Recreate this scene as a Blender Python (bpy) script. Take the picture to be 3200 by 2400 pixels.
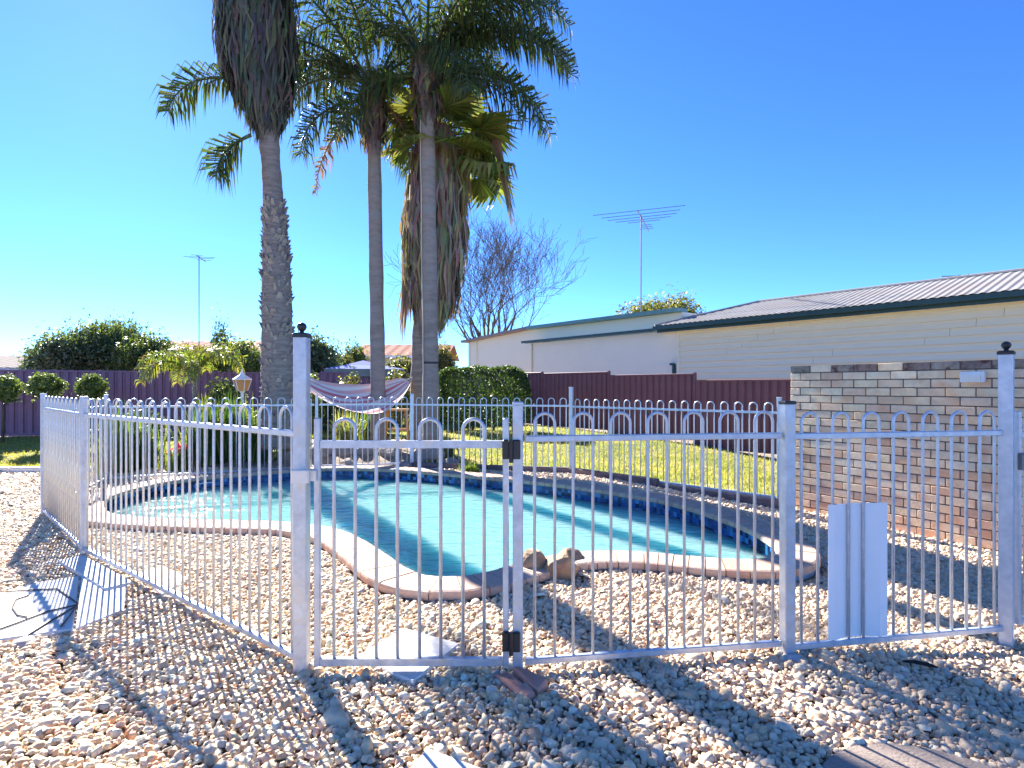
import bpy, math, random
import numpy as np
from mathutils import Vector, Matrix
from mathutils.geometry import tessellate_polygon
from math import radians as R, sin, cos, pi, sqrt, atan2

random.seed(7)
rng = np.random.default_rng(7)
for o in list(bpy.data.objects):
    bpy.data.objects.remove(o, do_unlink=True)
SC = bpy.context.scene
COL = SC.collection

# ------------------------------------------------------------------ camera
CAMH, HOR, FPX = 1.33, 1210.0, 1800.0
cd = bpy.data.cameras.new('camera')
cam = bpy.data.objects.new('camera', cd)
COL.objects.link(cam)
cam.location = (0, 0, CAMH)
cam.rotation_euler = (R(90), 0, 0)
cd.sensor_width = 36
cd.lens = 36 * FPX / 3200
cd.shift_y = 10 / 3200
cd.clip_start = 0.05
cd.clip_end = 3000
SC.camera = cam

# ------------------------------------------------------------------ sky, sun, exposure
SUN_EL, SUN_AZ = R(30.5), R(-34)
w = bpy.data.worlds.new('World')
SC.world = w
w.use_nodes = True
nt = w.node_tree
nt.nodes.clear()
sky = nt.nodes.new('ShaderNodeTexSky')
sky.sky_type = 'NISHITA'
sky.sun_disc = False
sky.sun_elevation = SUN_EL
sky.sun_rotation = SUN_AZ
sky.altitude = 30
sky.air_density = 0.6
sky.dust_density = 0.045
sky.ozone_density = 3.0
hs = nt.nodes.new('ShaderNodeHueSaturation')
hs.inputs['Saturation'].default_value = 1.1
hs.inputs['Value'].default_value = 1.0
bg = nt.nodes.new('ShaderNodeBackground')
bg.inputs['Strength'].default_value = 0.066
out = nt.nodes.new('ShaderNodeOutputWorld')
nt.links.new(sky.outputs[0], hs.inputs['Color'])
tint = nt.nodes.new('ShaderNodeMix'); tint.data_type = 'RGBA'; tint.blend_type = 'MULTIPLY'; tint.inputs[0].default_value = 1.0
tint.inputs[7].default_value = (.54, .81, 1.16, 1)
nt.links.new(hs.outputs[0], tint.inputs[6]); nt.links.new(tint.outputs[2], bg.inputs['Color'])
nt.links.new(bg.outputs[0], out.inputs['Surface'])
sd = bpy.data.lights.new('sun', 'SUN')
sd.energy = 4.3
sd.angle = R(0.53)
sd.color = (1.0, 0.95, 0.87)
sun = bpy.data.objects.new('sun', sd)
COL.objects.link(sun)
sv = Vector((sin(SUN_AZ) * cos(SUN_EL), cos(SUN_AZ) * cos(SUN_EL), sin(SUN_EL)))
sun.rotation_euler = sv.to_track_quat('Z', 'Y').to_euler()
sun.location = (-12, 18, 16)
SC.view_settings.view_transform = 'Standard'
SC.view_settings.look = 'None'
SC.view_settings.exposure = 2.25
SC.view_settings.gamma = 1.0
SC.cycles.use_denoising = True
SC.cycles.max_bounces = 8
SC.cycles.transparent_max_bounces = 16
SC.cycles.caustics_reflective = False
SC.cycles.caustics_refractive = False

# ------------------------------------------------------------------ helpers
def at(px, py, Y):
    """the point seen at a pixel (3200 x 2400 photograph) at depth Y"""
    return Vector(((px - 1600) / FPX * Y, Y, CAMH - (py - HOR) / FPX * Y))

def gnd(px, py, z=0.0):
    Y = FPX * (CAMH - z) / (py - HOR)
    return Vector(((px - 1600) / FPX * Y, Y, z))

def sstep(t):
    t = np.clip(t, 0, 1)
    return t * t * (3 - 2 * t)

def gz(x, y):
    x = np.asarray(x, float); y = np.asarray(y, float)
    s = -0.055 * np.clip(x - 1.5, 0, 5)
    b = 0.2 * sstep((y - 9.5) / 3.5) + 0.01 * np.clip(y - 13, 0, 12)
    bed = 0.17 * sstep((x + 5.9) / .5) * sstep((-1.1 - x) / .5) * sstep((y - 9.2) / .7) * sstep((13.2 - y) / 1.0)
    return s + np.maximum(b, bed)

def gzf(x, y):
    return float(gz(x, y))

def inpoly(px, py, poly):
    px = np.asarray(px); py = np.asarray(py)
    r = np.zeros(px.shape, bool)
    n = len(poly)
    j = n - 1
    for i in range(n):
        xi, yi = poly[i][0], poly[i][1]
        xj, yj = poly[j][0], poly[j][1]
        if yi != yj:
            c = ((yi > py) != (yj > py)) & (px < (xj - xi) * (py - yi) / (yj - yi) + xi)
            r ^= c
        j = i
    return r

def tag(o, label=None, cat=None, group=None, kind=None):
    if label: o['label'] = label
    if cat: o['category'] = cat
    if group: o['group'] = group
    if kind: o['kind'] = kind
    elif cat: o['kind'] = 'thing'
    return o

def empty(name, loc, rz=0.0, label=None, cat=None, group=None):
    o = bpy.data.objects.new(name, None)
    COL.objects.link(o)
    o.location = loc
    o.rotation_euler = (0, 0, rz)
    o.empty_display_size = .1
    return tag(o, label, cat, group)

def link(name, me, parent=None, loc=(0, 0, 0), rz=0.0):
    o = bpy.data.objects.new(name, me)
    COL.objects.link(o)
    if parent is not None:
        o.parent = parent
    o.location = loc
    o.rotation_euler = (0, 0, rz)
    return o

def np_mesh(name, V, Fa, mat, smooth=False, col=None):
    """V (n,3), Fa (m,k) faces of one size, col (n,3) point colours"""
    V = np.asarray(V, np.float32); Fa = np.asarray(Fa, np.int32)
    m, k = Fa.shape
    me = bpy.data.meshes.new(name)
    me.vertices.add(len(V)); me.vertices.foreach_set('co', V.ravel())
    me.loops.add(m * k); me.loops.foreach_set('vertex_index', Fa.ravel())
    me.polygons.add(m)
    me.polygons.foreach_set('loop_start', np.arange(0, m * k, k, dtype=np.int32))
    me.polygons.foreach_set('loop_total', np.full(m, k, np.int32))
    if smooth:
        me.polygons.foreach_set('use_smooth', np.ones(m, bool))
    if col is not None:
        a = me.attributes.new('Col', 'FLOAT_COLOR', 'POINT')
        c = np.ones((len(V), 4), np.float32); c[:, :3] = col
        a.data.foreach_set('color', c.ravel())
    me.materials.append(mat)
    me.update(calc_edges=True)
    me.validate()
    return me

class MB:
    def __init__(s):
        s.V = []; s.F = []; s.C = []; s.cur = (1, 1, 1)
    def v(s, p):
        s.V.append((p[0], p[1], p[2])); s.C.append(s.cur); return len(s.V) - 1
    def face(s, pts):
        s.F.append([s.v(p) for p in pts])
    def box(s, c, size, rz=0.0, M=None):
        hx, hy, hz = size[0] / 2, size[1] / 2, size[2] / 2
        if M is None:
            M = Matrix.Translation(Vector(c)) @ Matrix.Rotation(rz, 4, 'Z')
        i = [s.v(M @ Vector((x * hx, y * hy, z * hz))) for z in (-1, 1) for y in (-1, 1) for x in (-1, 1)]
        for f in ((0, 2, 3, 1), (4, 5, 7, 6), (0, 1, 5, 4), (2, 6, 7, 3), (0, 4, 6, 2), (1, 3, 7, 5)):
            s.F.append([i[k] for k in f])
        return s
    def bar(s, a, b, wid, hei, up=(0, 0, 1)):
        a = Vector(a); b = Vector(b); d = b - a; L = d.length
        x = d.normalized(); u = Vector(up)
        y = u.cross(x)
        if y.length < 1e-4: y = Vector((0, 1, 0)).cross(x)
        y.normalize(); z = x.cross(y)
        M = Matrix((x, y, z)).transposed().to_4x4(); M.translation = (a + b) / 2
        return s.box(None, (L, wid, hei), M=M)
    def cbox(s, c, size, bev, rz=0.0, M=None):
        """box with chamfered vertical and top edges"""
        hx, hy, hz = size[0] / 2, size[1] / 2, size[2] / 2
        if M is None:
            M = Matrix.Translation(Vector(c)) @ Matrix.Rotation(rz, 4, 'Z')
        def ring(ix, z, b):
            x = hx - ix; y = hy - ix
            return [s.v(M @ Vector(p)) for p in ((-x + b, -y, z), (x - b, -y, z), (x, -y + b, z), (x, y - b, z), (x - b, y, z), (-x + b, y, z), (-x, y - b, z), (-x, -y + b, z))]
        r0 = ring(0, -hz, bev); r1 = ring(0, hz - bev, bev); r2 = ring(bev, hz, bev * .6)
        for a, b in ((r0, r1), (r1, r2)):
            for k in range(8):
                s.F.append([a[k], a[(k + 1) % 8], b[(k + 1) % 8], b[k]])
        s.F.append(r2); s.F.append(r0[::-1])
        return s
    def tube(s, path, rad, n=8, caps=True):
        path = [Vector(p) for p in path]
        if not hasattr(rad, '__len__'): rad = [rad] * len(path)
        T = []
        for i in range(len(path)):
            a = path[max(0, i - 1)]; b = path[min(len(path) - 1, i + 1)]
            T.append((b - a).normalized())
        ref = Vector((1, 0, 0)) if abs(T[0].x) < .9 else Vector((0, 1, 0))
        nrm = (ref - T[0] * ref.dot(T[0])).normalized()
        rings = []
        for i, p in enumerate(path):
            nrm = nrm - T[i] * nrm.dot(T[i])
            if nrm.length < 1e-5: nrm = T[i].orthogonal()
            nrm.normalize()
            bn = T[i].cross(nrm)
            rings.append([s.v(p + (nrm * cos(2 * pi * k / n) + bn * sin(2 * pi * k / n)) * rad[i]) for k in range(n)])
        for a, b in zip(rings, rings[1:]):
            for k in range(n):
                s.F.append([a[k], a[(k + 1) % n], b[(k + 1) % n], b[k]])
        if caps:
            s.F.append(rings[0][::-1]); s.F.append(rings[-1])
        return s
    def lathe(s, prof, c=(0, 0, 0), n=16):
        c = Vector(c); rings = []
        for r, z in prof:
            rings.append([s.v(c + Vector((r * cos(2 * pi * k / n), r * sin(2 * pi * k / n), z))) for k in range(n)])
        for a, b in zip(rings, rings[1:]):
            for k in range(n):
                s.F.append([a[k], a[(k + 1) % n], b[(k + 1) % n], b[k]])
        s.F.append(rings[0][::-1]); s.F.append(rings[-1])
        return s
    def prism(s, poly, z0, z1):
        """extrude an xy polygon (counter-clockwise)"""
        n = len(poly)
        a = [s.v((p[0], p[1], z0)) for p in poly]; b = [s.v((p[0], p[1], z1)) for p in poly]
        for k in range(n):
            s.F.append([a[k], a[(k + 1) % n], b[(k + 1) % n], b[k]])
        s.F.append(b); s.F.append(a[::-1])
        return s
    def mesh(s, name, mat, smooth=False, vc=False):
        me = bpy.data.meshes.new(name)
        me.from_pydata(s.V, [], s.F)
        me.materials.append(mat)
        if smooth:
            me.polygons.foreach_set('use_smooth', np.ones(len(me.polygons), bool))
        if vc:
            a = me.attributes.new('Col', 'FLOAT_COLOR', 'POINT')
            c = np.ones((len(s.V), 4), np.float32); c[:, :3] = np.array(s.C)
            a.data.foreach_set('color', c.ravel())
        me.update()
        return me
    def build(s, name, mat, parent=None, smooth=False, loc=(0, 0, 0), rz=0.0, vc=False):
        return link(name, s.mesh(name, mat, smooth, vc), parent, loc, rz)

# ------------------------------------------------------------------ materials
def newmat(name):
    m = bpy.data.materials.new(name); m.use_nodes = True
    n = m.node_tree.nodes; n.clear()
    o = n.new('ShaderNodeOutputMaterial')
    b = n.new('ShaderNodeBsdfPrincipled')
    m.node_tree.links.new(b.outputs[0], o.inputs['Surface'])
    return m, m.node_tree, b, o

def mat(name, c1, c2=None, scale=6.0, rough=.7, metal=0.0, bump=0.0, bscale=None, rnd=None, vcol=False, detail=6, stretch=None, spec=.5, c3=None, s3=2.0):
    """noise mix of two colours in object space; rnd: ramp of colours picked per object; vcol: multiply by point colour"""
    m, t, b, o = newmat(name)
    N, L = t.nodes, t.links
    tc = N.new('ShaderNodeTexCoord')
    vec = tc.outputs['Object']
    if rnd:
        oi0 = N.new('ShaderNodeObjectInfo'); va = N.new('ShaderNodeVectorMath'); va.operation = 'MULTIPLY_ADD'
        va.inputs[1].default_value = (3.7, 3.7, 3.7)
        L.new(oi0.outputs['Location'], va.inputs[0]); L.new(vec, va.inputs[2]); vec = va.outputs[0]
    if stretch:
        mp = N.new('ShaderNodeMapping'); mp.inputs['Scale'].default_value = stretch
        L.new(vec, mp.inputs[0]); vec = mp.outputs[0]
    colsock = None
    if rnd:
        oi = N.new('ShaderNodeObjectInfo')
        rp = N.new('ShaderNodeValToRGB'); rp.color_ramp.interpolation = 'LINEAR'
        while len(rp.color_ramp.elements) < len(rnd): rp.color_ramp.elements.new(.5)
        for i, c in enumerate(rnd):
            rp.color_ramp.elements[i].position = i / (len(rnd) - 1)
            rp.color_ramp.elements[i].color = (*c, 1)
        L.new(oi.outputs['Random'], rp.inputs[0])
        colsock = rp.outputs[0]
    nz = N.new('ShaderNodeTexNoise'); nz.inputs['Scale'].default_value = scale; nz.inputs['Detail'].default_value = detail
    nz.inputs['Roughness'].default_value = .62
    L.new(vec, nz.inputs['Vector'])
    if c2 is None: c2 = tuple(x * .75 for x in c1)
    rp2 = N.new('ShaderNodeValToRGB')
    rp2.color_ramp.elements[0].position = .33; rp2.color_ramp.elements[1].position = .68
    rp2.color_ramp.elements[0].color = (*c2, 1); rp2.color_ramp.elements[1].color = (*c1, 1)
    L.new(nz.outputs[0], rp2.inputs[0])
    base = rp2.outputs[0]
    def mult(a, bb):
        mx = N.new('ShaderNodeMix'); mx.data_type = 'RGBA'; mx.blend_type = 'MULTIPLY'
        mx.inputs[0].default_value = 1.0
        L.new(a, mx.inputs[6]); L.new(bb, mx.inputs[7]); return mx.outputs[2]
    if c3 is not None:
        n3 = N.new('ShaderNodeTexNoise'); n3.inputs['Scale'].default_value = s3; n3.inputs['Detail'].default_value = 4
        L.new(vec, n3.inputs['Vector'])
        r3 = N.new('ShaderNodeValToRGB'); r3.color_ramp.elements[0].position = .52; r3.color_ramp.elements[1].position = .66
        L.new(n3.outputs[0], r3.inputs[0])
        mx = N.new('ShaderNodeMix'); mx.data_type = 'RGBA'
        L.new(r3.outputs[0], mx.inputs[0]); L.new(base, mx.inputs[6]); mx.inputs[7].default_value = (*c3, 1)
        base = mx.outputs[2]
    if colsock is not None: base = mult(base, colsock)
    if vcol:
        at_ = N.new('ShaderNodeAttribute'); at_.attribute_name = 'Col'
        base = mult(base, at_.outputs['Color'])
    L.new(base, b.inputs['Base Color'])
    b.inputs['Roughness'].default_value = rough
    b.inputs['Metallic'].default_value = metal
    b.inputs['Specular IOR Level'].default_value = spec
    if bump:
        bn = N.new('ShaderNodeTexNoise'); bn.inputs['Scale'].default_value = bscale or scale * 3; bn.inputs['Detail'].default_value = 5
        L.new(vec, bn.inputs['Vector'])
        bp = N.new('ShaderNodeBump'); bp.inputs['Strength'].default_value = bump; bp.inputs['Distance'].default_value = .02
        L.new(bn.outputs[0], bp.inputs['Height']); L.new(bp.outputs[0], b.inputs['Normal'])
    return m

def leafmat(name, trans=.45, rough=.45, tint=(1, 1, 1)):
    """leaf: point colour, part of the light passes through"""
    m, t, b, o = newmat(name)
    N, L = t.nodes, t.links
    a = N.new('ShaderNodeAttribute'); a.attribute_name = 'Col'
    oi = N.new('ShaderNodeObjectInfo')
    hv = N.new('ShaderNodeHueSaturation')
    mr = N.new('ShaderNodeMapRange'); mr.inputs['To Min'].default_value = .8; mr.inputs['To Max'].default_value = 1.1
    L.new(oi.outputs['Random'], mr.inputs[0]); L.new(mr.outputs[0], hv.inputs['Value'])
    L.new(a.outputs['Color'], hv.inputs['Color'])
    L.new(hv.outputs[0], b.inputs['Base Color'])
    b.inputs['Roughness'].default_value = rough
    tr = N.new('ShaderNodeBsdfTranslucent')
    g = N.new('ShaderNodeMix'); g.data_type = 'RGBA'; g.blend_type = 'MULTIPLY'; g.inputs[0].default_value = 1
    g.inputs[7].default_value = (1.5, 1.5, .7, 1)
    L.new(hv.outputs[0], g.inputs[6]); L.new(g.outputs[2], tr.inputs['Color'])
    mx = N.new('ShaderNodeMixShader'); mx.inputs[0].default_value = trans
    L.new(b.outputs[0], mx.inputs[1]); L.new(tr.outputs[0], mx.inputs[2])
    L.new(mx.outputs[0], o.inputs['Surface'])
    return m

M = {}
M['soil'] = mat('soil', (.42, .34, .25), (.24, .19, .14), scale=9, rough=.95, bump=.6, bscale=60)
M['pebble'] = mat('pebble', (1, 1, 1), (.8, .78, .76), scale=45, rough=.62, vcol=True, bump=.15, bscale=120)
M['lawn'] = mat('lawn', (.30, .29, .06), (.11, .15, .03), scale=3.5, rough=.95, bump=.5, bscale=80, c3=(.42, .34, .14), s3=.9)
M['grass'] = leafmat('grass', .5, .6)
M['galv'] = mat('galvanised_steel', (.60, .65, .72), (.43, .47, .54), scale=18, rough=.42, metal=.45, bump=.08, bscale=60, c3=(.56, .55, .54), s3=14)
M['galv2'] = mat('aged_galvanised_steel', (.62, .68, .75), (.46, .53, .62), scale=22, rough=.42, metal=.4, bump=.05, bscale=90)
M['black'] = mat('black_plastic', (.025, .025, .028), (.012, .012, .013), scale=20, rough=.45)
M['ivory'] = mat('ivory_plastic', (.82, .79, .72), (.74, .70, .62), scale=14, rough=.5)
M['whitebd'] = mat('white_board', (.90, .90, .91), (.87, .87, .88), scale=5, rough=.55)
M['concrete'] = mat('pale_concrete', (.80, .75, .69), (.68, .63, .57), scale=10, rough=.85, bump=.25, bscale=70, c3=(.7, .64, .57), s3=4)
M['footing'] = mat('footing_concrete', (.62, .61, .60), (.48, .47, .46), scale=12, rough=.9, bump=.4, bscale=50)
M['terracotta'] = mat('terracotta', (.62, .30, .22), (.50, .23, .17), scale=14, rough=.8, bump=.2, bscale=60)
M['coping'] = mat('coping_brick', (1, 1, 1), (.86, .83, .80), scale=26, rough=.78, bump=.25, bscale=90,
                  rnd=[(.52, .33, .24), (.58, .41, .31), (.55, .35, .26), (.62, .46, .36), (.50, .30, .22)])
M['cmortar'] = mat('coping_mortar', (.36, .28, .23), (.28, .22, .18), scale=30, rough=.95, bump=.3)
M['beam'] = mat('painted_pool_beam', (.55, .68, .76), (.44, .56, .64), scale=8, rough=.8)
M['tile'] = mat('glazed_tile', (1, 1, 1), (.8, .8, .85), scale=40, rough=.12,
                rnd=[(.003, .008, .04), (.03, .16, .42), (.005, .015, .07), (.08, .30, .55), (.004, .012, .06), (.02, .09, .30)])
M['tileband'] = mat('glazed_tile_band', (1, 1, 1), (.8, .8, .85), scale=40, rough=.12, vcol=True)
M['shell'] = mat('pool_plaster', (.66, .90, .88), (.58, .86, .85), scale=2.2, rough=.8)
M['rock'] = mat('sandstone_rock', (.46, .32, .19), (.28, .18, .11), scale=7, rough=.9, bump=.8, bscale=18, c3=(.30, .16, .10), s3=5)
M['grock'] = mat('garden_rock', (.38, .33, .29), (.22, .19, .17), scale=6, rough=.9, bump=.8, bscale=16)
M['brick'] = mat('pale_brick', (1, 1, 1), (.82, .77, .73), scale=16, rough=.88, bump=.4, bscale=70, c3=(.83, .64, .54), s3=4,
                 rnd=[(.88, .68, .45), (.90, .76, .55), (.84, .60, .42), (.90, .72, .48), (.70, .48, .34), (.90, .74, .54), (.80, .58, .40)])
M['brick_dark'] = mat('weathered_brick', (1, 1, 1), (.5, .45, .42), scale=16, rough=.9, bump=.5, bscale=70, c3=(.30, .15, .14), s3=9,
                      rnd=[(.40, .34, .28), (.30, .20, .18), (.46, .40, .30), (.28, .25, .22)])
M['mortar'] = mat('dark_mortar', (.16, .14, .13), (.09, .08, .08), scale=40, rough=.95, bump=.3)
M['maroon'] = mat('maroon_steel', (.24, .09, .11), (.20, .075, .092), scale=3, rough=.5, spec=.4)
M['purple'] = mat('plum_steel', (.30, .145, .225), (.25, .12, .19), scale=3, rough=.5, spec=.4)
M['cream'] = mat('cream_weatherboard', (.90, .82, .60), (.86, .78, .57), scale=2.5, rough=.6, stretch=(1, 1, 6))
M['cream2'] = mat('cream_sheet', (.90, .83, .66), (.86, .80, .63), scale=1.5, rough=.65)
M['dgreen'] = mat('dark_green_trim', (.018, .062, .058), (.014, .05, .048), scale=6, rough=.4)
M['grn_roof'] = mat('green_roof_edge', (.16, .30, .28), (.12, .24, .22), scale=3, rough=.45)
M['brn_roof'] = mat('brown_roof_edge', (.30, .22, .19), (.22, .16, .14), scale=4, rough=.6)
M['zinc'] = mat('zinc_roofing', (.30, .285, .28), (.23, .22, .215), scale=1.6, rough=.75, metal=.0, c3=(.26, .23, .215), s3=.7, spec=.2)
M['rooftile'] = mat('terracotta_roof_tiles', (.40, .20, .15), (.30, .15, .11), scale=6, rough=.95, spec=.05)
M['fibro'] = mat('weathered_fibro_roof', (.34, .29, .25), (.26, .22, .19), scale=4, rough=.95, spec=.05)
M['render'] = mat('house_render', (.62, .55, .46), (.55, .49, .41), scale=3, rough=.85)
M['bark'] = mat('palm_bark', (.30, .25, .22), (.17, .14, .125), scale=4, rough=.95, bump=.9, bscale=9, stretch=(1, 1, 6))
M['bark2'] = mat('smooth_palm_bark', (.30, .25, .225), (.20, .165, .15), scale=3, rough=.9, bump=.45, bscale=4, stretch=(1.4, 1.4, 5), c3=(.25, .235, .225), s3=1.2)
M['boot'] = mat('leaf_base_bark', (.36, .32, .29), (.18, .15, .14), scale=7, rough=.95, bump=.7, bscale=20)
M['twig'] = mat('grey_bark', (.13, .10, .075), (.085, .065, .05), scale=6, rough=.9)
M['palmleaf'] = leafmat('palm_leaf', .35, .4)
M['leaf'] = leafmat('leaf', .4, .45)
M['dead'] = leafmat('dead_leaf', .25, .75)
M['wire'] = mat('grey_metal', (.22, .23, .25), (.17, .18, .2), scale=9, rough=.45, metal=.6)
M['paintw'] = mat('white_paint', (.80, .80, .80), (.72, .72, .72), scale=9, rough=.45)
M['timber'] = mat('varnished_timber', (.62, .32, .09), (.48, .23, .06), scale=5, rough=.5, stretch=(6, 6, 1), bump=.1)
M['sleeper'] = mat('timber_sleeper', (.20, .15, .15), (.12, .09, .09), scale=7, rough=.9, bump=.5, bscale=26)
M['cloth'] = mat('woven_cloth', (1, .97, .9), (.94, .9, .84), scale=30, rough=.9, vcol=True)
M['rope'] = mat('rope', (.55, .50, .42), (.4, .36, .3), scale=60, rough=.95)
M['canopy'] = mat('gazebo_canvas', (.22, .26, .52), (.18, .22, .44), scale=3, rough=.95, spec=.05)
M['pinkpave'] = mat('pink_paver', (1, 1, 1), (.86, .83, .83), scale=16, rough=.8, bump=.2, bscale=60,
                    rnd=[(.66, .32, .27), (.72, .38, .34), (.60, .28, .24), (.74, .42, .38)])
M['charred'] = mat('charred_wood', (.02, .017, .016), (.01, .009, .009), scale=20, rough=.8, bump=.5)

def glassmat():
    m, t, b, o = newmat('amber_glass')
    b.inputs['Base Color'].default_value = (.62, .42, .22, 1)
    b.inputs['Roughness'].default_value = .25
    N, L = t.nodes, t.links
    tr = N.new('ShaderNodeBsdfTranslucent'); tr.inputs[0].default_value = (.42, .27, .13, 1)
    mx = N.new('ShaderNodeMixShader'); mx.inputs[0].default_value = .6
    L.new(b.outputs[0], mx.inputs[1]); L.new(tr.outputs[0], mx.inputs[2]); L.new(mx.outputs[0], o.inputs['Surface'])
    return m
M['amber'] = glassmat()

def watermat():
    m, t, b, o = newmat('pool_water')
    N, L = t.nodes, t.links
    N.remove(b)
    tc = N.new('ShaderNodeTexCoord')
    mp = N.new('ShaderNodeMapping'); mp.inputs['Scale'].default_value = (1.0, 1.7, 1)
    mp.inputs['Rotation'].default_value = (0, 0, .35)
    L.new(tc.outputs['Object'], mp.inputs[0])
    n1 = N.new('ShaderNodeTexNoise'); n1.inputs['Scale'].default_value = 3.2; n1.inputs['Detail'].default_value = 3; n1.inputs['Distortion'].default_value = .8
    n2 = N.new('ShaderNodeTexNoise'); n2.inputs['Scale'].default_value = 11; n2.inputs['Detail'].default_value = 2
    L.new(mp.outputs[0], n1.inputs['Vector']); L.new(mp.outputs[0], n2.inputs['Vector'])
    ad = N.new('ShaderNodeMath'); ad.operation = 'MULTIPLY_ADD'; ad.inputs[1].default_value = .3
    L.new(n2.outputs[0], ad.inputs[0]); L.new(n1.outputs[0], ad.inputs[2])
    bp = N.new('ShaderNodeBump'); bp.inputs['Strength'].default_value = .45; bp.inputs['Distance'].default_value = .07
    L.new(ad.outputs[0], bp.inputs['Height'])
    b = N.new('ShaderNodeBsdfPrincipled')
    b.inputs['Base Color'].default_value = (.19, .44, .43, 1)
    b.inputs['Roughness'].default_value = .05
    b.inputs['IOR'].default_value = 1.33
    b.subsurface_method = 'RANDOM_WALK'
    b.inputs['Subsurface Weight'].default_value = 1.0
    b.inputs['Subsurface Radius'].default_value = (.5, 1.0, 1.0)
    b.inputs['Subsurface Scale'].default_value = 1.3
    L.new(bp.outputs[0], b.inputs['Normal'])
    L.new(b.outputs[0], o.inputs['Surface'])
    return m
M['water'] = watermat()

# ------------------------------------------------------------------ pool outline
CP = [(-4.2, 5.92), (-4.62, 6.5), (-4.74, 7.1), (-4.60, 7.86), (-4.08, 8.40), (-3.07, 9.0), (-2.3, 9.03), (-1.38, 8.73),
      (-.47, 8.22), (.30, 7.78), (1.11, 7.12), (1.75, 6.4), (2.08, 5.5), (2.16, 4.85), (2.06, 4.38), (1.72, 4.2), (1.37, 4.3),
      (1.0, 4.42), (.52, 4.44), (.12, 4.2), (-.18, 3.92), (-.45, 3.80), (-.68, 3.92), (-.88, 4.22), (-1.18, 4.68), (-1.56, 5.14),
      (-2.05, 5.40), (-2.66, 5.47), (-3.39, 5.56), (-3.90, 5.70)]
def catmull(P, per):
    out = []
    n = len(P)
    for i in range(n):
        p0, p1, p2, p3 = [Vector((*P[(i + k) % n], 0)) for k in (-1, 0, 1, 2)]
        for j in range(per):
            t = j / per
            out.append(.5 * ((2 * p1) + (-p0 + p2) * t + (2 * p0 - 5 * p1 + 4 * p2 - p3) * t * t + (-p0 + 3 * p1 - 3 * p2 + p3) * t ** 3))
    return out
def resample(P, step):
    P = P + [P[0]]
    d = [0]
    for a, b in zip(P, P[1:]): d.append(d[-1] + (b - a).length)
    n = round(d[-1] / step); res = []; k = 0
    for i in range(n):
        s = d[-1] * i / n
        while d[k + 1] < s: k += 1
        t = (s - d[k]) / (d[k + 1] - d[k]); res.append(P[k].lerp(P[k + 1], t))
    return res
dense = np.array([(p.x, p.y) for p in resample(catmull(CP, 12), .05)])
for _ in range(14):
    dense = .25 * np.roll(dense, 1, 0) + .5 * dense + .25 * np.roll(dense, -1, 0)
POOL = [Vector((x, y, 0)) for x, y in dense]
area = sum(a.x * b.y - b.x * a.y for a, b in zip(POOL, POOL[1:] + POOL[:1]))
if area < 0: POOL.reverse()          # counter-clockwise
def ring_normals(P):
    n = len(P); res = []
    for i in range(n):
        t = (P[(i + 1) % n] - P[i - 1]).normalized()
        res.append(Vector((t.y, -t.x, 0)))     # outward for ccw
    return res
def offset_ring(P, d):
    return [p + q * d for p, q in zip(P, ring_normals(P))]
POOL_IN = [(p.x, p.y) for p in POOL]
POOL_OUT = [(p.x, p.y) for p in offset_ring(POOL, .285)]
POOL_CUT = [(p.x, p.y) for p in offset_ring(POOL, .17)]

# ------------------------------------------------------------------ fence geometry (plan)
P_CORNER = (-4.88, 6.0); P_SIDE = (-3.38, 4.55); P_LATCH = (-.985, 2.70); P_HINGE = (.027, 2.67)
P_MID = (1.372, 2.87); P_END = (2.66, 3.10)
P_BACKL = (-5.67, 8.05); P_BACKM = (-3.12, 9.20); P_BACKR = (-1.66, 9.56); P_FAR = (.92, 8.95); P_WALL = (3.12, 6.72)
WALL0 = Vector((3.34, 6.84, 0)); WDIR = Vector((.542, -.84, 0)).normalized(); WN = Vector((WDIR.y, -WDIR.x, 0))  # towards camera
if WN.y > 0: WN = -WN
SIDE_D = Vector((.632, -.775, 0)).normalized()
CORNER = Vector((-.75, 18.35, 0))
REAR_L = Vector((-19.0, 9.22, 0))
SIDE_R = Vector((10.5, 5.5, 0))
LAWN = [(-19, 9.03), (-6.35, 9.03), (-6.0, 9.4), (-5.7, 12.7), (-1.2, 12.7), (-1.25, 9.95), (-1.5, 9.62), (.92, 9.02), (3.14, 6.78), (3.6, 7.1),
        (6.5, 6.5), (9.6, 6.4), (-.8, 18.2), (-19, 9.12)]

# ------------------------------------------------------------------ ground
def axis(lo, hi, flo, fhi, fine, coarse_pts):
    a = list(np.arange(flo, fhi + 1e-6, fine))
    return np.array(sorted(set([round(x, 4) for x in a + list(coarse_pts)])))
xs = axis(0, 0, -6.5, 4.5, .1, [-600, -200, -80, -40, -25, -20, -16, -13, -11, -9.5, -8.5, -7.5, 5, 5.5, 6, 6.5, 8, 10, 13, 18, 25, 40, 80, 200, 600])
ys = axis(0, 0, 3.0, 13.5, .1, [-300, -60, -20, -6, -2, 0, 1, 2, 14, 15, 16, 18, 20, 23, 26, 30, 40, 60, 100, 200, 600, 1500])
gx, gy = np.meshgrid(xs, ys)
gv = np.stack([gx.ravel(), gy.ravel(), (gz(gx, gy) - .012).ravel()], 1)
nx, ny = len(xs), len(ys)
ii, jj = np.meshgrid(np.arange(nx - 1), np.arange(ny - 1))
q = (jj * nx + ii).ravel()
faces = np.stack([q, q + 1, q + 1 + nx, q + nx], 1)
cen = gv[faces].mean(1)
faces = faces[~inpoly(cen[:, 0], cen[:, 1], POOL_CUT)]
g = link('ground', np_mesh('ground', gv, faces, M['soil'], smooth=True))
tag(g, kind='structure')

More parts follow.
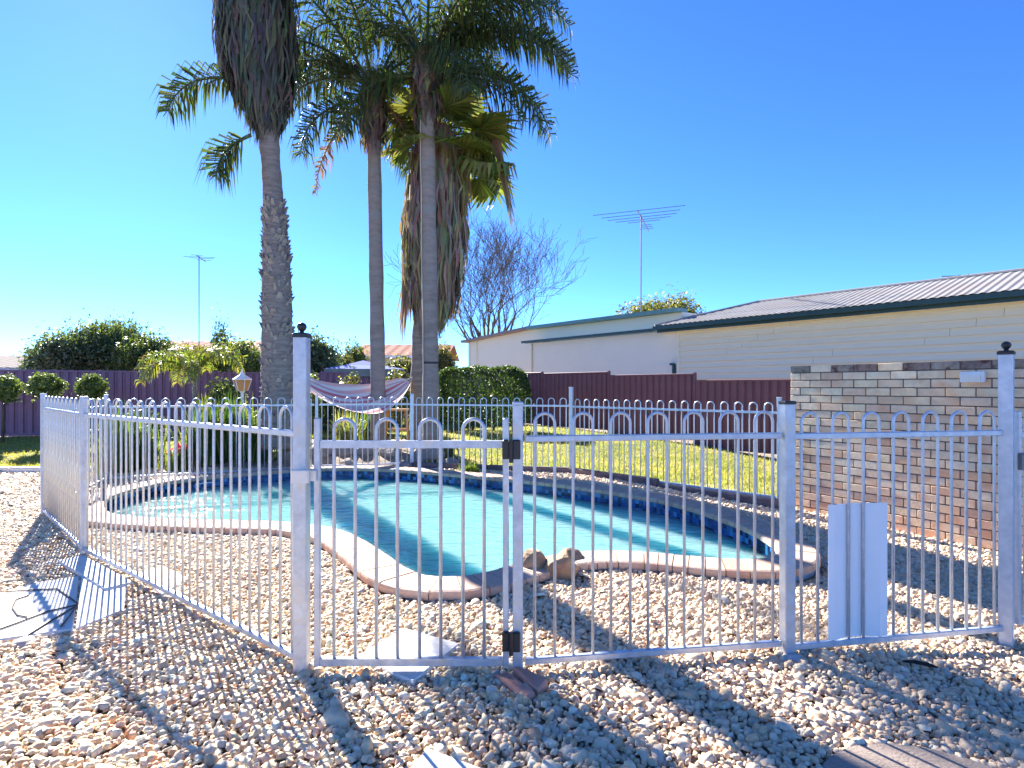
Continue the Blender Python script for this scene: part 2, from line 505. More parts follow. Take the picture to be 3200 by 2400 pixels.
# lawn
lx = np.arange(-19, 9.8, .15); ly = np.arange(6.3, 18.6, .15)
gx, gy = np.meshgrid(lx, ly)
lv = np.stack([gx.ravel(), gy.ravel(), (gz(gx, gy) + .004).ravel()], 1)
nx, ny = len(lx), len(ly)
ii, jj = np.meshgrid(np.arange(nx - 1), np.arange(ny - 1)); q = (jj * nx + ii).ravel()
faces = np.stack([q, q + 1, q + 1 + nx, q + nx], 1)
cen = lv[faces].mean(1)
faces = faces[inpoly(cen[:, 0], cen[:, 1], LAWN)]
tag(link('lawn', np_mesh('lawn', lv, faces, M['lawn'], smooth=True)), kind='structure')

def grass_blades():
    n = 190000
    x = rng.uniform(-14, 8, n); y = rng.uniform(6.6, 18.3, n)
    k = inpoly(x, y, LAWN) & (np.abs(x) < .95 * y + .5)
    # thin out with distance
    k &= rng.random(n) < np.clip(9.5 / y, .3, 1) ** 1.5
    x, y = x[k], y[k]; n = len(x)
    z = gz(x, y)
    h = rng.uniform(.025, .06, n); a = rng.uniform(0, 2 * pi, n); wd = rng.uniform(.006, .012, n)
    lean = rng.normal(0, .025, (n, 2))
    V = np.zeros((n, 3, 3), np.float32)
    V[:, 0] = np.stack([x + np.cos(a) * wd, y + np.sin(a) * wd, z], 1)
    V[:, 1] = np.stack([x - np.cos(a) * wd, y - np.sin(a) * wd, z], 1)
    V[:, 2] = np.stack([x + lean[:, 0], y + lean[:, 1], z + h], 1)
    t = rng.random((n, 1)) ** 1.2
    patch = (np.sin(x * 1.7 + np.sin(y * 1.3) * 2) * np.sin(y * 1.1 + 1.3 * np.sin(x * .9)) * .3 + .35)[:, None]
    t = np.clip(t * .7 + patch, 0, 1)
    c = np.array([.13, .19, .035]) * (1 - t) + np.array([.42, .37, .11]) * t
    col = np.repeat(c[:, None, :], 3, 1).reshape(-1, 3)
    o = link('grass', np_mesh('grass', V.reshape(-1, 3), np.arange(n * 3).reshape(-1, 3), M['grass'], col=col))
    tag(o, 'short dry yellow green grass of the lawn', 'grass', kind='stuff')
grass_blades()

# ------------------------------------------------------------------ pavers
def quad_slab(name, pts, z0, z1, m, label, cat, group=None, bev=.008):
    c = sum((Vector((p[0], p[1], 0)) for p in pts), Vector()) / len(pts)
    poly = [Vector((p[0], p[1], 0)) - c for p in pts]
    ar = sum(a.x * b.y - b.x * a.y for a, b in zip(poly, poly[1:] + poly[:1]))
    if ar < 0: poly.reverse()
    b = MB(); n = len(poly)
    ins = [p * (1 - bev / max(p.length, .01) * 1.4) for p in poly]
    r0 = [b.v((p.x, p.y, z0)) for p in poly]; r1 = [b.v((p.x, p.y, z1 - bev)) for p in poly]; r2 = [b.v((p.x, p.y, z1)) for p in ins]
    for a_, b_ in ((r0, r1), (r1, r2)):
        for k in range(n): b.F.append([a_[k], a_[(k + 1) % n], b_[(k + 1) % n], b_[k]])
    b.F.append(r2); b.F.append(r0[::-1])
    o = b.build(name, m, loc=(c.x, c.y, 0))
    tag(o, label, cat, group)
    return [(p.x + c.x, p.y + c.y) for p in poly]
PAVERS = []
def gp(px, py): p = gnd(px, py, .02); return (p.x, p.y)
PAVERS.append(quad_slab('stepping_stone', [gp(1110, 2052), gp(1262, 1962), gp(1440, 2012), gp(1290, 2132)], -.03, .024, M['concrete'],
                        'square pale concrete paver lying under the closed pool gate', 'paver', 'stepping stones in the pebbles'))
t0 = Vector(gp(1335, 2337)); ux = Vector((.337, -.18)); uy = Vector((-.15, -.36))
PAVERS.append(quad_slab('stepping_stone', [t0, t0 + ux, t0 + ux + uy, t0 + uy], -.03, .024, M['concrete'],
                        'square cream paver crossed by thin fence shadows, outside the gate', 'paver', 'stepping stones in the pebbles'))
PAVERS.append(quad_slab('concrete_slab', [gp(-160, 1905), gp(120, 1818), gp(247, 1800), gp(228, 1966), gp(-90, 2012)], -.03, .022, M['concrete'],
                        'broad white slab with dry palm strands lying on it', 'paver'))
PAVERS.append(quad_slab('concrete_slab', [gp(254, 1799), gp(330, 1784), gp(400, 1832), gp(385, 1905), gp(236, 1966)], -.03, .020, M['concrete'],
                        'pale slab striped by railing shadows beside the fence corner', 'paver'))
PAVERS.append(quad_slab('concrete_slab', [gp(430, 1790), gp(505, 1764), gp(592, 1806), gp(505, 1858)], -.03, .020, M['concrete'],
                        'small pale paver inside the pool fence near its side panel', 'paver'))
# concrete strip along the foot of the fence
sd_ = (Vector((*P_LATCH, 0)) - Vector((*P_SIDE, 0))).normalized(); sn_ = Vector((sd_.y, -sd_.x, 0))
if sn_.y > 0: sn_ = -sn_
a_ = Vector((*P_SIDE, 0)) + sd_ * .12 + sn_ * .04
bq = a_ + sd_ * 1.0
PAVERS.append(quad_slab('edging_strip', [(p.x, p.y) for p in (a_, bq, bq + sn_ * .16, a_ + sn_ * .16)], -.03, .035, M['concrete'],
                        'narrow pinkish white concrete strip along the foot of the railing', 'edging'))

# round pink paver of fanned pieces
def round_paver():
    c = Vector((1.37, 1.74, 0)); rad = .405; fan = Vector((1.26, .72, 0))
    e = empty('round_paver', (c.x, c.y, 0), 0, 'round pink stepping pad of long fanned pavers', 'paver')
    b = MB()
    b.prism([(cos(t) * (rad - .012), sin(t) * (rad - .012)) for t in np.linspace(0, 2 * pi, 40, endpoint=False)], -.03, .012)
    b.build('bed', M['cmortar'], e)
    angs = np.linspace(R(90 - 30), R(90 + 30), 13)
    th = np.linspace(0, 2 * pi, 240, endpoint=False)
    for a0, a1 in zip(angs, angs[1:]):
        n0 = Vector((sin(a0), -cos(a0), 0)); n1 = Vector((sin(a1), -cos(a1), 0))
        poly = [Vector((c.x + rad * cos(t), c.y + rad * sin(t), 0)) for t in th]
        for nn, sg in ((n0, -1), (n1, 1)):
            newp = []
            f = lambda p: sg * nn.dot(p - fan) + .0035
            for p, q_ in zip(poly, poly[1:] + poly[:1]):
                dp, dq = f(p), f(q_)
                if dp <= 0: newp.append(p)
                if dp * dq < 0: newp.append(p.lerp(q_, dp / (dp - dq)))
            poly = newp
            if len(poly) < 3: break
        if len(poly) < 3: continue
        bb = MB(); bb.prism([(p.x - c.x, p.y - c.y) for p in poly], .0, .028 + random.uniform(-.002, .002))
        bb.build('paver_piece', M['pinkpave'], e)
    return [(c.x + rad * cos(t), c.y + rad * sin(t)) for t in np.linspace(0, 2 * pi, 24, endpoint=False)]
PAVERS.append(round_paver())

# ------------------------------------------------------------------ gravel
def gravel():
    sp = .0225
    X, Y = np.meshgrid(np.arange(-9.3, 6.2, sp), np.arange(1.45, 9.6, sp))
    X = X.ravel(); Y = Y.ravel()
    k = (np.abs(X) < .93 * Y + .55)
    X, Y = X[k], Y[k]
    X = X + rng.uniform(-.0115, .0115, len(X)); Y = Y + rng.uniform(-.0115, .0115, len(Y))
    k = ~inpoly(X, Y, POOL_OUT) & ~inpoly(X, Y, LAWN)
    for p in PAVERS:
        c0 = np.mean(np.array(p), 0)
        f = rng.uniform(.93, 1.0, len(X))          # a few stones lie over the edges
        k &= ~inpoly(c0[0] + (X - c0[0]) / f, c0[1] + (Y - c0[1]) / f, p)
    # nothing behind the brick wall
    d = (X - WALL0.x) * WN.x + (Y - WALL0.y) * WN.y
    k &= ~((d < .03) & (X > 3.0))
    # garden bed behind the rear railing
    k &= ~((Y > 9.35 + .0 * X) & (X > -5.9))
    # fewer stones far off
    k &= rng.random(len(X)) < np.where(Y > 6.5, .62, np.where(Y > 4.6, .8, 1.0))
    X, Y = X[k], Y[k]; n = len(X)
    Z = gz(X, Y)
    big = rng.random(n) < .045
    s = np.exp(rng.normal(0, .32, n)) * np.where(big, 1.55, 1.0)
    s *= np.where(Y > 6.5, 1.22, np.where(Y > 4.6, 1.08, 1.0))
    a = s * rng.uniform(.0135, .019, n); b = a * rng.uniform(.52, .9, n); h = np.minimum(a * rng.uniform(.38, .72, n), .02)
    ang = rng.uniform(0, 2 * pi, n); tilt = rng.normal(0, .28, (n, 2))
    rn = 7
    th = np.arange(rn) * 2 * pi / rn
    loc = np.zeros((n, 2 * rn + 1, 3), np.float32)
    for r_, (rr, zz) in enumerate(((1.0, -.35), (.78, .62))):
        jit = rng.uniform(.82, 1.14, (n, rn))
        t2 = th[None] + rng.uniform(-.16, .16, (n, rn)) + r_ * .25
        loc[:, r_ * rn:(r_ + 1) * rn, 0] = rr * jit * np.cos(t2) * a[:, None]
        loc[:, r_ * rn:(r_ + 1) * rn, 1] = rr * jit * np.sin(t2) * b[:, None]
        loc[:, r_ * rn:(r_ + 1) * rn, 2] = (zz + rng.uniform(-.12, .12, (n, rn))) * h[:, None]
    loc[:, -1, 0] = rng.uniform(-.2, .2, n) * a; loc[:, -1, 2] = h
    ca, sa = np.cos(ang)[:, None], np.sin(ang)[:, None]
    V = np.empty_like(loc)
    V[:, :, 0] = loc[:, :, 0] * ca - loc[:, :, 1] * sa
    V[:, :, 1] = loc[:, :, 0] * sa + loc[:, :, 1] * ca
    V[:, :, 2] = loc[:, :, 2] + V[:, :, 0] * tilt[:, :1] + V[:, :, 1] * tilt[:, 1:]
    V[:, :, 0] += X[:, None]; V[:, :, 1] += Y[:, None]
    V[:, :, 2] += (Z + rng.uniform(-.004, .010, n))[:, None]
    base = (np.arange(n) * (2 * rn + 1))[:, None, None]
    tri = []
    for i in range(rn):
        j = (i + 1) % rn
        tri += [(i, j, rn + j), (i, rn + j, rn + i), (rn + i, rn + j, 2 * rn)]
    Fa = (base + np.array(tri)[None]).reshape(-1, 3)
    pal = np.array([(.72, .57, .38), (.78, .65, .47), (.66, .47, .28), (.82, .74, .60), (.60, .52, .42), (.50, .45, .40), (.68, .40, .24),
                    (.80, .68, .52), (.42, .40, .40), (.74, .53, .41), (.84, .78, .68), (.58, .39, .22)])
    wgt = np.array([16, 16, 10, 12, 7, 5, 4, 14, 3, 6, 8, 3.]); wgt /= wgt.sum()
    c = pal[rng.choice(len(pal), n, p=wgt)] * rng.uniform(.85, 1.12, (n, 1))
    # from left to right the stone colours blend into a second, duller palette
    mixed = sstep((X + .3) / 1.6)[:, None] * .38
    grey = np.array([(.62, .50, .40), (.50, .46, .42), (.72, .52, .37), (.66, .58, .48)])[rng.integers(0, 4, n)]
    c = c * (1 - mixed) + grey * mixed
    c = np.clip(c * np.array([1.10, 1.0, .87]) + .03, 0, .88)
    col = np.repeat(c[:, None, :], 2 * rn + 1, 1).reshape(-1, 3)
    o = link('gravel', np_mesh('gravel', V.reshape(-1, 3), Fa, M['pebble'], smooth=True, col=col))
    tag(o, 'loose cream and tan river pebbles covering the yard', 'gravel', kind='stuff')
    print('pebbles', n, len(Fa))
gravel()

# kerb between pebbles and lawn
def kerb():
    e = empty('lawn_kerb', (-9.5, 9.0, 0), 0, 'low pinkish concrete kerb between pebbles and lawn', 'kerb')
    x = -8.0
    while x < 3.0:
        L = random.uniform(.85, .95)
        b = MB(); b.cbox((x + L / 2, .0, .02), (L - .012, .12, .13), .018); b.build('kerb_piece', M['concrete'], e)
        x += L
kerb()

# ------------------------------------------------------------------ swimming pool
def swimming_pool():
    e = empty('swimming_pool', (-1.3, 6.3, 0), 0, 'kidney shaped swimming pool with turquoise water and pinkish brick coping', 'pool')
    org = Vector((-1.3, 6.3, 0))
    P = [p - org for p in POOL]; n = len(P)
    # plaster walls and floor
    b = MB()
    zs = [.02, -.15, -.7, -1.2]
    ins = [P, P, P, offset_ring(P, -.18)]
    rings = [[b.v((p.x, p.y, z)) for p in r] for r, z in zip(ins, zs)]
    for r0, r1 in zip(rings, rings[1:]):
        for k in range(n): b.F.append([r0[k], r0[(k + 1) % n], r1[(k + 1) % n], r1[k]])
    tri = tessellate_polygon([[Vector((p.x, p.y, 0)) for p in ins[-1]]])
    for t in tri: b.F.append([rings[-1][k] for k in t])
    b.build('shell', M['shell'], e, smooth=False)
    # outside of the beam
    b = MB()
    r0 = offset_ring(P, .235)
    A = [b.v((p.x, p.y, -.30)) for p in r0]; B = [b.v((p.x, p.y, .004)) for p in r0]; C = [b.v((p.x, p.y, .004)) for p in offset_ring(P, .004)]
    for k in range(n):
        j = (k + 1) % n
        b.F.append([A[k], A[j], B[j], B[k]]); b.F.append([B[k], B[j], C[j], C[k]])
    b.build('pool_beam', M['beam'], e)
    # mortar bed under and between the coping bricks
    b = MB()
    prof = [(-.008, .01), (-.008, .052), (.258, .052), (.258, .008)]
    rr = [offset_ring(P, d) for d, z in prof]
    ids = [[b.v((p.x, p.y, z)) for p in r] for r, (d, z) in zip(rr, prof)]
    for r0, r1 in zip(ids, ids[1:] + ids[:1]):
        for k in range(n): b.F.append([r0[k], r0[(k + 1) % n], r1[(k + 1) % n], r1[k]])
    b.build('mortar_bed', M['cmortar'], e)
    # coping bricks
    Q = resample([p.copy() for p in P], .112); nq = len(Q); NQ = ring_normals(Q)
    cprof = [(-.030, .022), (-.030, .045), (-.022, .060), (-.008, .067), (.255, .067), (.272, .060), (.278, .046), (.278, .012), (-.012, .012)]
    for i in range(nq):
        j = (i + 1) % nq
        bb = MB(); dz = random.uniform(-.0025, .0025)
        sides = []
        for (p, nn, p2, n2) in ((Q[i], NQ[i], Q[j], NQ[j]), (Q[j], NQ[j], Q[i], NQ[i])):
            s = []
            for d, z in cprof:
                a = p + nn * d; c = p2 + n2 * d
                a = a + (c - a).normalized() * .0035
                s.append(a + Vector((0, 0, z + dz)))
            sides.append(s)
        mid = (Q[i] + Q[j]) / 2
        I0 = [bb.v(p - mid) for p in sides[0]]; I1 = [bb.v(p - mid) for p in sides[1]]
        m = len(cprof)
        for k in range(m): bb.F.append([I0[k], I1[k], I1[(k + 1) % m], I0[(k + 1) % m]])
        bb.F.append(I0); bb.F.append(I1[::-1])
        bb.build('coping_brick', M['coping'], e, loc=mid)
    # waterline tiles: the part of the rim that faces the camera
    T = resample([p.copy() for p in P], .05); NT = ring_normals(T); nT = len(T)
    spots = []
    for i in range(nT):
        j = (i + 1) % nT
        mid = (T[i] + T[j]) / 2; nn = (NT[i] + NT[j]).normalized()
        w_ = mid + org
        facing = nn.dot(Vector((w_.x, w_.y, 0)).normalized())
        for r_ in range(3):
            spots.append((facing, w_.length, mid, nn, -.012 - .05 * r_))
    tb = MB(); tb.box((0, 0, 0), (.0465, .008, .0465)); tme = tb.mesh('waterline_tile', M['tile'])
    face = [s for s in spots if s[0] > .02 and s[4] > -.08]
    face.sort(key=lambda s: s[1] / max(s[0], .15))
    chosen = set(id(s) for s in face[:300])
    rest = MB()
    for s in spots:
        f, d, mid, nn, z = s
        rz = atan2(nn.y, nn.x) + pi / 2
        c = mid - nn * .002 + Vector((0, 0, z))
        if id(s) in chosen:
            link('waterline_tile', tme, e, c, rz)
        else:
            rest.cur = random.choice(((.003, .008, .04), (.03, .16, .42), (.005, .015, .07), (.08, .30, .55), (.02, .09, .30)))
            rest.box(c, (.0465, .008, .0465), rz)
    o = rest.build('waterline_tile_band', M['tileband'], e, vc=True); tag(o, kind='stuff')
    # grey-blue grout behind the tiles
    b = MB(); r0 = offset_ring(P, -.001)
    A = [b.v((p.x, p.y, .012)) for p in r0]; B = [b.v((p.x, p.y, -.145)) for p in r0]
    for k in range(n): b.F.append([A[k], A[(k + 1) % n], B[(k + 1) % n], B[k]])
    b.build('grout', mat('blue_grout', (.10, .17, .28), (.08, .13, .22), scale=20, rough=.8), e)
    # water
    b = MB(); r0 = offset_ring(P, -.0022)
    I = [b.v((p.x, p.y, -.098)) for p in r0]; J = [b.v((p.x, p.y, -.86)) for p in offset_ring(P, -.10)]
    for k in range(n): b.F.append([J[k], J[(k + 1) % n], I[(k + 1) % n], I[k]])
    for t in tessellate_polygon([[Vector((p.x, p.y, 0)) for p in r0]]):
        f = list(t)
        a, b2, c = [r0[k] for k in f]
        if (b2 - a).cross(c - a).z < 0: f.reverse()
        b.F.append([I[k] for k in f]); b.F.append([J[k] for k in f[::-1]])
    b.build('water', M['water'], e)
    # skimmer mouth
    p = gnd(665, 1523, -.05)
    i = min(range(n), key=lambda k: (P[k] + org - Vector((p.x, p.y, 0))).length)
    nn = ring_normals(P)[i]; rz = atan2(nn.y, nn.x) + pi / 2
    b = MB()
    c = P[i] - nn * .012
    b.box((0, 0, .048), (.24, .02, .018)); b.box((0, 0, -.048), (.24, .02, .018))
    b.box((-.113, 0, 0), (.014, .02, .078)); b.box((.113, 0, 0), (.014, .02, .078))
    b.build('skimmer_frame', M['paintw'], e, loc=(c.x, c.y, -.075), rz=rz)
swimming_pool()

# ------------------------------------------------------------------ tubular railing
def hoop_mesh(z0, ztop, wd, r, m=None):
    b = MB(); h = wd / 2
    path = [Vector((-h, 0, z0)), Vector((-h, 0, ztop - h - .25)), Vector((-h, 0, ztop - h))]
    for k in range(1, 10):
        t = pi - pi * k / 10
        path.append(Vector((h * cos(t), 0, ztop - h + h * sin(t))))
    path += [Vector((h, 0, ztop - h)), Vector((h, 0, ztop - h - .25)), Vector((h, 0, z0))]
    b.tube(path, r, 8)
    return b.mesh('hoop_bar', m or M['galv'], smooth=True)

def rail_panel(label, A, B, n, zr=1.085, zt=1.205, z0=.055, gap=.03, group='hooped railing panels round the pool', first=.5, frac=.52, m=None):
    A = Vector((*A, 0)); B = Vector((*B, 0)); d = B - A; L = d.length; rz = atan2(d.y, d.x)
    e = empty('railing_panel', A, rz, label, 'railing', group)
    for name, z, th in (('top_rail', zr, .03), ('bottom_rail', z0, .03)):
        b = MB(); M_ = Matrix.Translation((L / 2, 0, z)) @ Matrix.Rotation(pi / 2, 4, 'Y')
        b.cbox(None, (th, th * .9, L - 2 * gap), .004, M=M_)
        b.build(name, m or M['galv'], e)
    p = (L - 2 * gap) / n
    me = hoop_mesh(z0 + .0, zt, p * frac, 0.0076, m)
    for i in range(n):
        link('hoop_bar', me, e, (gap + (i + .5) * p, 0, 0))
    return e

def rail_post(P, h, size, label, cap='flat', m=None, rz=0.0, group=None, base=-.06, plate=False):
    z = gzf(*P)
    e = empty('fence_post', (P[0], P[1], 0), rz, label, 'fence post', group)
    b = MB(); b.cbox((0, 0, (h + base) / 2), (size, size, h - base), .004)
    b.build('shaft', m or M['galv'], e)
    if cap == 'flat':
        b = MB(); b.cbox((0, 0, h + .006), (size + .006, size + .006, .016), .004); b.build('cap', M['black'] if m is None else m, e)
    elif cap == 'same':
        b = MB(); b.cbox((0, 0, h + .006), (size + .004, size + .004, .014), .004); b.build('cap', M['galv'], e)
    else:
        b = MB(); b.cbox((0, 0, h + .008), (size + .01, size + .01, .02), .006)
        b.lathe([(.002, 0), (.013, .001), (.009, .010), (.017, .018), (.022, .028), (.022, .036), (.017, .046), (.007, .052), (.002, .053)], (0, 0, h + .016), 16)
        b.build('finial', M['black'], e, smooth=False)
    return e

rz_l = atan2(P_LATCH[1] - P_SIDE[1], P_LATCH[0] - P_SIDE[0])
rz_r = atan2(P_MID[1] - P_HINGE[1], P_MID[0] - P_HINGE[0])
rz_s = atan2(P_SIDE[1] - P_CORNER[1], P_SIDE[0] - P_CORNER[0])
rail_panel('long hooped railing panel casting striped shadows, joining the tall latch post', P_SIDE, P_LATCH, 15, 1.11, 1.235, .055, .035)
rail_panel('short hooped railing panel seen edge on, at the pebbled yard corner', P_CORNER, P_SIDE, 10, 1.11, 1.235, .055, .035)
rail_panel('hooped railing panel running from the yard corner toward strappy plants', P_CORNER, P_BACKL, 10, 1.06, 1.175, .06, .035)
rail_panel('hooped railing panel in front of the white garden lantern', P_BACKL, P_BACKM, 14, 1.05, 1.165, .06, .035)
rail_panel('hooped railing panel below the striped hammock', P_BACKM, P_BACKR, 8, 1.05, 1.165, .07, .035)
rail_panel('hooped railing panel in front of the clipped box hedge', P_BACKR, P_FAR, 14, 1.04, 1.16, .06, .035, m=M['galv2'])
rail_panel('hooped railing panel between the lawn and pool, ending at brick wall', P_FAR, P_WALL, 17, 1.03, 1.145, .04, .035, m=M['galv2'])
rail_panel('hooped railing panel between gate hinges and black capped post', P_HINGE, P_MID, 7, 1.09, 1.208, .058, .035)
rail_panel('hooped railing panel in front of brick wall with white board behind', P_MID, P_END, 7, 1.085, 1.2, .035, .035, m=M['galv2'])
rail_post(P_LATCH, 1.565, .062, 'tall silver latch post with dark ball finial beside the gate', 'ball', rz=0)
rail_post(P_HINGE, 1.25, .048, 'silver gate post carrying two black hinges', 'same', rz=0)
rail_post(P_MID, 1.248, .056, 'aged galvanised post with black cap on a concrete footing', 'flat', rz=rz_r)
rail_post(P_END, 1.508, .062, 'tall bluish steel post with black ball finial before brick wall', 'ball', m=M['galv2'], rz=.75, base=-.12)
rail_post(P_SIDE, 1.245, .050, 'silver railing post at the bend beside the white slabs', 'same', rz=rz_s)
rail_post(P_CORNER, 1.252, .050, 'outermost silver corner post of the railing on the pebbles', 'same', rz=rz_s)
rail_post(P_BACKL, 1.215, .050, 'silver railing post rising before the plum fence near strappy plants', 'same', rz=.4)
rail_post(P_BACKM, 1.20, .045, 'slim silver railing post below the hammock cloth', 'same', rz=.3)
rail_post(P_BACKR, 1.21, .060, 'blue grey railing post at the foot of the palms', 'flat', m=M['galv2'], rz=.1)
rail_post(P_FAR, 1.32, .055, 'pale blue railing post rising above the hoops before maroon fence', 'flat', m=M['galv2'], rz=-.5)
rail_post(P_WALL, 1.2, .045, 'slim railing post against the end of the brick wall', 'flat', m=M['galv2'], rz=-.8, base=-.2)

# next gate leaf beyond the tall steel post
def side_gate():
    A = Vector((2.745, 3.135, 0)); B = Vector((3.6, 3.45, 0)); d = B - A; L = d.length
    e = empty('side_gate', A, atan2(d.y, d.x), 'edge of another pool gate latched to the bluish ball topped post', 'gate')
    for x in (.012, L - .012):
        b = MB(); b.cbox((x, 0, .62), (.026, .026, 1.16), .003); b.build('stile', M['galv2'], e)
    for z in (1.07, .06):
        b = MB(); b.box((L / 2, 0, z), (L - .05, .026, .03)); b.build('rail', M['galv2'], e)
    me = hoop_mesh(.07, 1.19, .1, 0.0076)
    for i in range(4): link('hoop_bar', me, e, (.12 + i * .2, 0, 0))
    b = MB(); b.cbox((.0, -.03, .93), (.05, .03, .09), .006); b.build('latch', M['wire'], e)
side_gate()
rail_post((3.66, 3.47), 1.25, .05, 'post of the other gate beside the brick wall', 'flat', m=M['galv2'], rz=.35, base=-.2)

def pool_gate():
    x0, x1, y = -.912, -.016, 2.665
    e = empty('pool_gate', (x0, y, 0), 0, 'closed silver pool gate with four hoops and black hinges', 'gate')
    L = x1 - x0
    for x in (.0125, L - .0125):
        b = MB(); b.cbox((x, 0, .615), (.028, .026, 1.145), .004); b.build('stile', M['galv'], e)
    for nm, z in (('top_rail', 1.066), ('bottom_rail', .062)):
        b = MB(); b.box((L / 2, 0, z), (L - .056, .0255, .034)); b.build(nm, M['galv'], e)
    me = hoop_mesh(.07, 1.182, .098, .0085)
    for px in (1077, 1209, 1344, 1480):
        link('hoop_bar', me, e, ((px - 1600) / FPX * y - x0, 0, 0))
    for z in (1.045, .165):
        b = MB()
        b.cbox((L - .012, -.022, z), (.034, .020, .088), .005); b.cbox((L + .036, -.028, z), (.036, .020, .088), .005)
        b.tube([(L + .012, -.034, z - .06), (L + .012, -.034, z + .044)], .010, 10)
        b.build('hinge', M['black'], e)
    # latch body on the tall post
    b = MB(); b.cbox((-.052, -.042, .925), (.082, .026, .062), .006); b.cbox((.0, -.022, .925), (.03, .018, .05), .004)
    b.build('latch', M['ivory'], e)
pool_gate()

# post footings and brick bits at the gate
def lump(name, c, size, m, label, cat, seed, squash=.6, sub=2, group=None, rz=0.0):
    """irregular stone: displaced, faceted ball sunk a little into the ground"""
    import bmesh
    bm = bmesh.new(); bmesh.ops.create_icosphere(bm, subdivisions=sub + 1, radius=1)
    rr = random.Random(seed)
    planes = [(Vector((rr.uniform(-1, 1), rr.uniform(-1, 1), rr.uniform(-.4, 1))).normalized(), rr.uniform(.62, .9)) for _ in range(11)]
    for v in bm.verts:
        for pn, pd in planes:
            dd = v.co.dot(pn) - pd
            if dd > 0: v.co -= pn * dd * .92
        v.co *= 1 + rr.uniform(-.012, .012)
        v.co.x *= size[0]; v.co.y *= size[1]; v.co.z *= size[2]
    me = bpy.data.meshes.new(name); bm.to_mesh(me); bm.free(); me.materials.append(m)
    o = link(name, me, None, c, rz)
    return tag(o, label, cat, group)
lump('post_footing', (P_MID[0] + .01, P_MID[1] - .07, -.045), (.12, .10, .07), M['footing'], 'rough grey concrete footing round the black capped post', 'footing', 3)
lump('post_footing', (P_HINGE[0] + .03, P_HINGE[1] - .02, -.05), (.13, .10, .07), M['footing'], 'pale concrete footing at the gate hinge post', 'footing', 5)
def broken_brick(pts, z1, label, m):
    b = MB(); c = sum((Vector(p) for p in pts), Vector((0, 0))) / len(pts)
    poly = [Vector(p) - c for p in pts]
    ar = sum(a.x * q.y - q.x * a.y for a, q in zip(poly, poly[1:] + poly[:1]))
    if ar < 0: poly.reverse()
    n = len(poly)
    r0 = [b.v((p.x, p.y, -.02)) for p in poly]; r1 = [b.v((p.x, p.y, z1 + .012 * (k % 2) - .006)) for k, p in enumerate(poly)]
    r2 = [b.v((p.x * .9, p.y * .9, z1 + .008 + .012 * (k % 2) - .006)) for k, p in enumerate(poly)]
    for A_, B_ in ((r0, r1), (r1, r2)):
        for k in range(n): b.F.append([A_[k], A_[(k + 1) % n], B_[(k + 1) % n], B_[k]])
    b.F.append(r2); b.F.append(r0[::-1])
    tag(b.build('broken_brick', m, loc=(c.x, c.y, 0)), label, 'brick')
broken_brick([gp(1545, 2112), gp(1588, 2100), gp(1672, 2172), gp(1640, 2186)], .02, 'long pinkish brick fragment below the gate hinge post', M['terracotta'])
broken_brick([gp(1602, 2102), gp(1640, 2098), gp(1712, 2143), gp(1682, 2168)], .035, 'wedge shaped red brick fragment beside the gate hinge post', M['terracotta'])

# white board behind the railing
def white_board():
    a = Vector((*P_MID, 0)); b_ = Vector((*P_END, 0)); d = (b_ - a).normalized(); nrm = Vector((-d.y, d.x, 0))
    def s_at(px):
        u = (px - 1600) / FPX
        return (u * a.y - a.x) / (d.x - u * d.y)
    s0, s1 = s_at(2584), s_at(2768); L = (b_ - a).length; p_ = (L - .07) / 7
    bars = sorted(x for i in range(7) for x in (.035 + (i + .5) * p_ - .26 * p_, .035 + (i + .5) * p_ + .26 * p_))
    inn = [x for x in bars if s0 < x < s1]
    # the sheet is threaded: behind the inner bars, in front of the outermost ones
    lo, hi = inn[1] - .012, inn[-2] + .012
    c = a + d * ((s0 + s1) / 2); Y = c.y
    zt = CAMH - (1573 - HOR) / FPX * Y; zb = .055
    e = MB(); N_ = 40; rows = []
    for i in range(N_ + 1):
        x = s0 + (s1 - s0) * i / N_
        t = float(np.clip(min((x - inn[0] - .004) / (inn[1] - inn[0] - .008), (inn[-1] - .004 - x) / (inn[-1] - inn[-2] - .008)), 0, 1))
        y = -.0092 + .0184 * t
        q_ = x - (s0 + s1) / 2
        rows.append([e.v((q_, y - .0012, zb)), e.v((q_, y - .0012, zt)), e.v((q_, y + .0012, zt)), e.v((q_, y + .0012, zb))])
    for r0, r1 in zip(rows, rows[1:]):
        for k in range(4): e.F.append([r0[k], r0[(k + 1) % 4], r1[(k + 1) % 4], r1[k]])
    e.F.append(rows[0]); e.F.append(rows[-1][::-1])
    o = e.build('white_board', M['whitebd'], loc=(c.x, c.y, 0), rz=atan2(d.y, d.x))
    tag(o, 'plain white flexible sheet threaded upright between the railing bars', 'board')
white_board()

# rocks on the coping
for (px, py, Y, sz, seed, lab) in ((1672, 1762, 4.12, (.12, .12, .13), 11, 'tan angular rock perched on the pool coping beside the dark rock'),
                                  (1745, 1775, 4.06, (.15, .13, .135), 12, 'brown pointed rock leaning against the raised pool coping'),
                                  (1775, 1742, 4.30, (.155, .11, .075), 14, 'dark rounded brown rock lying flat on the pool coping')):
    p = at(px, py, Y)
    lump('sandstone_rock', (p.x, p.y, p.z), sz, M['rock'], lab, 'rock', seed, group='rocks on the pool coping', rz=seed)

